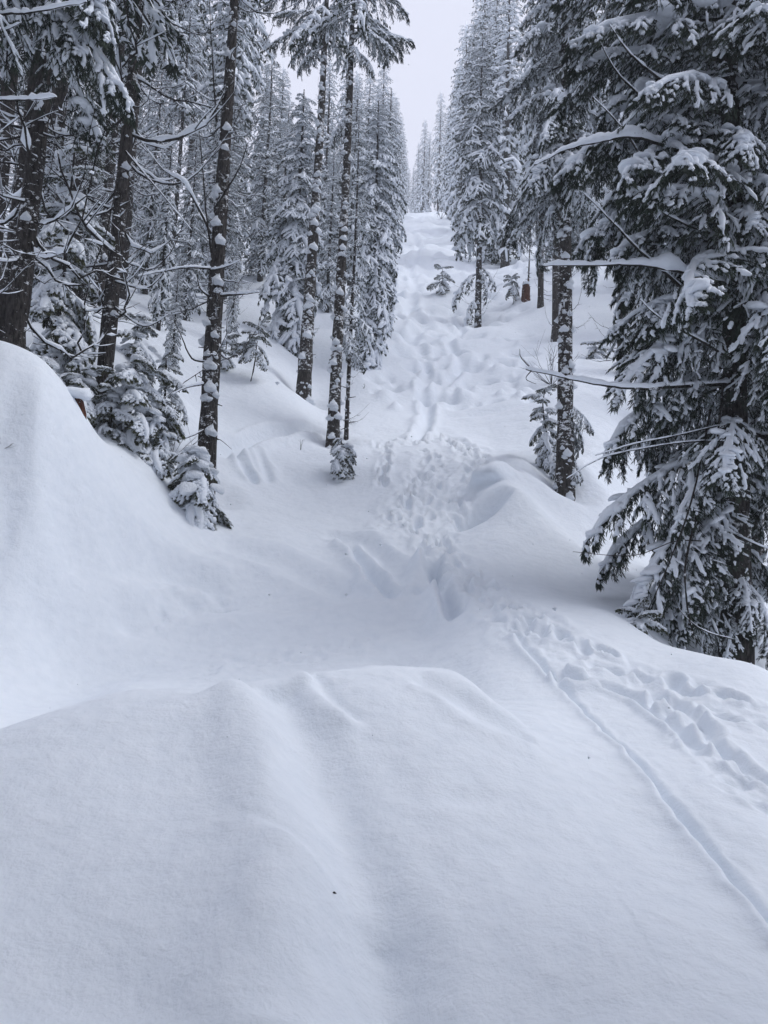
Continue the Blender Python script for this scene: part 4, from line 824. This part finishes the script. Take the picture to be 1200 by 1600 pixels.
for i in range(48):
    for _ in range(40):
        px, d = g.uniform(-330, 355), 16 + 52 * g.random() ** 1.25
        x = (px - 600) / F_PX * d
        if d < 20 and px > 250: continue
        if 270 < px < 385 and d < 24: continue
        if all(math.hypot(x - a, d - b) > 1.7 for a, b in cells): break
    cells.append((x, d)); k = ('bare', i % 4) if g.random() < .72 else ('fir', i % 5)
    plant(k, x, d, g.uniform(17, 27) if k[0] == 'bare' else g.uniform(10, 21), STLX if k[0] == 'bare' else 'snow covered fir filling a gap deep in the crowded left stand', STL if k[0] == 'bare' else 'firs deep in the left stand', g.uniform(0, 6.28))
for i, (px, d, hh) in enumerate([(60, 15.5, 5), (125, 19, 6), (250, 22, 7), (290, 26, 8), (225, 30, 12), (345, 28, 8), (30, 24, 10), (180, 34, 13), (320, 36, 14), (275, 19, 3.5), (365, 24, 4)]):
    p = at(px, 480, d); plant(('midfir', i % 3) if i % 2 else ('fir', i % 5), p[0], p[1], hh, 'young snow covered fir among the trunks of the left stand', 'young firs among the left trunks', g.uniform(0, 6.28))
# right: spaced trunks, then the wood beyond
for px, row, d, top, lb, k in [(845, 440, 36, -150, 'thin bare trunk with short limb stubs right of the rotten stump', ('pole', 0)), (868, 465, 30, -250, 'smooth dark trunk just left of the plastered trunk, farther uphill', ('pole', 1)), (972, 515, 25, -400, 'dark trunk seen through the boughs of the huge conifer', ('pole', 0)), (1186, 940, 15.2, -300, 'thin dark trunk in the hollow right of the huge conifer', ('pole', 1))]:
    p = at(px, row, d); z = ground(p[0], p[1]); o = plant(k, p[0], p[1], max(8, at(px, top, d)[2] - z), lb, None, g.uniform(0, 6.28))
SR, SRX = 'firs of the right hand wood', 'snow laden fir in the wood behind the big conifers on the right'
for i, (px, d, hh) in enumerate([(772, 84, 22), (800, 78, 20), (825, 82, 22), (785, 92, 22), (815, 96, 22), (850, 76, 22), (880, 50, 20), (905, 60, 22), (930, 46, 20), (960, 56, 22), (1000, 40, 20), (1040, 50, 22), (1075, 36, 20), (1110, 30, 18), (1150, 42, 22), (1190, 28, 18), (1230, 36, 20), (1260, 22, 16), (1130, 60, 24), (1060, 70, 24), (990, 72, 24), (900, 75, 24), (840, 78, 24), (1300, 30, 20), (1350, 22, 18), (1400, 34, 20), (1250, 52, 22), (1330, 45, 22), (760, 98, 22), (1010, 30, 14), (1120, 21, 9), (1215, 18, 8)]):
    p = at(px, 480, d); plant(('midfir', i % 3) if d < 48 else ('fir', i % 5), p[0], p[1], hh, SRX, SR, g.uniform(0, 6.28))

for i in range(24):  # unseen firs added around the back of the camera, shading the foreground
    a = math.pi * (.42 + 1.14 * (i % 12 + g.uniform(-.3, .3)) / 11); r = g.uniform(5.6, 8.0) if i < 12 else g.uniform(9.5, 14); k = ('midfir', i % 3) if i % 4 else ('bare', i % 4)
    plant(k, math.sin(a) * r, math.cos(a) * r, g.uniform(18, 25), 'snow laden fir added out of view behind the camera to shade the near snow', 'unseen firs added behind the camera for shade', g.uniform(0, 6.28))

# --- falling snow, and the snowy air
mb = MB(); g = np.random.default_rng(77); n = 420; d = g.uniform(2.2, 26, n); px = g.uniform(-60, 1260, n); py = g.uniform(-40, 1250, n)
oc = np.array([[1, 0, 0], [-1, 0, 0], [0, 1, 0], [0, -1, 0], [0, 0, 1], [0, 0, -1.]]); of = np.array([[0, 2, 4], [2, 1, 4], [1, 3, 4], [3, 0, 4], [2, 0, 5], [1, 2, 5], [3, 1, 5], [0, 3, 5]])
for i in range(n):
    p = at(px[i], py[i], d[i])
    mb.add(oc * g.uniform(.0035, .0085) * g.uniform(.6, 1.3, (6, 1)) + p, None, of)
fl = link('falling_snow', mb.mesh('falling_snow', [TSNOW])); tag(fl, 'sparse snowflakes drifting down through the air', None, None, 'stuff')
def haze_box():
    import bmesh
    b = bmesh.new(); bmesh.ops.create_cube(b, size=1.0); me = bpy.data.meshes.new('haze'); b.to_mesh(me); b.free()
    o = link('haze', me); o.dimensions = (900, 900, 240); o.scale = (960, 960, 262); o.location = (0, 0, -8)
    m = bpy.data.materials.new('snowy_air'); m.use_nodes = True; n = m.node_tree; n.nodes.clear()
    v = n.nodes.new('ShaderNodeVolumePrincipled'); v.inputs['Density'].default_value = HAZE; v.inputs['Color'].default_value = (.93, .94, .97, 1); v.inputs['Anisotropy'].default_value = .2
    q = n.nodes.new('ShaderNodeOutputMaterial'); n.links.new(v.outputs[0], q.inputs['Volume']); me.materials.append(m)
    tag(o, 'pale snowy air between the trees', None, None, 'stuff')
HAZE = .0014
if HAZE > 0: haze_box()
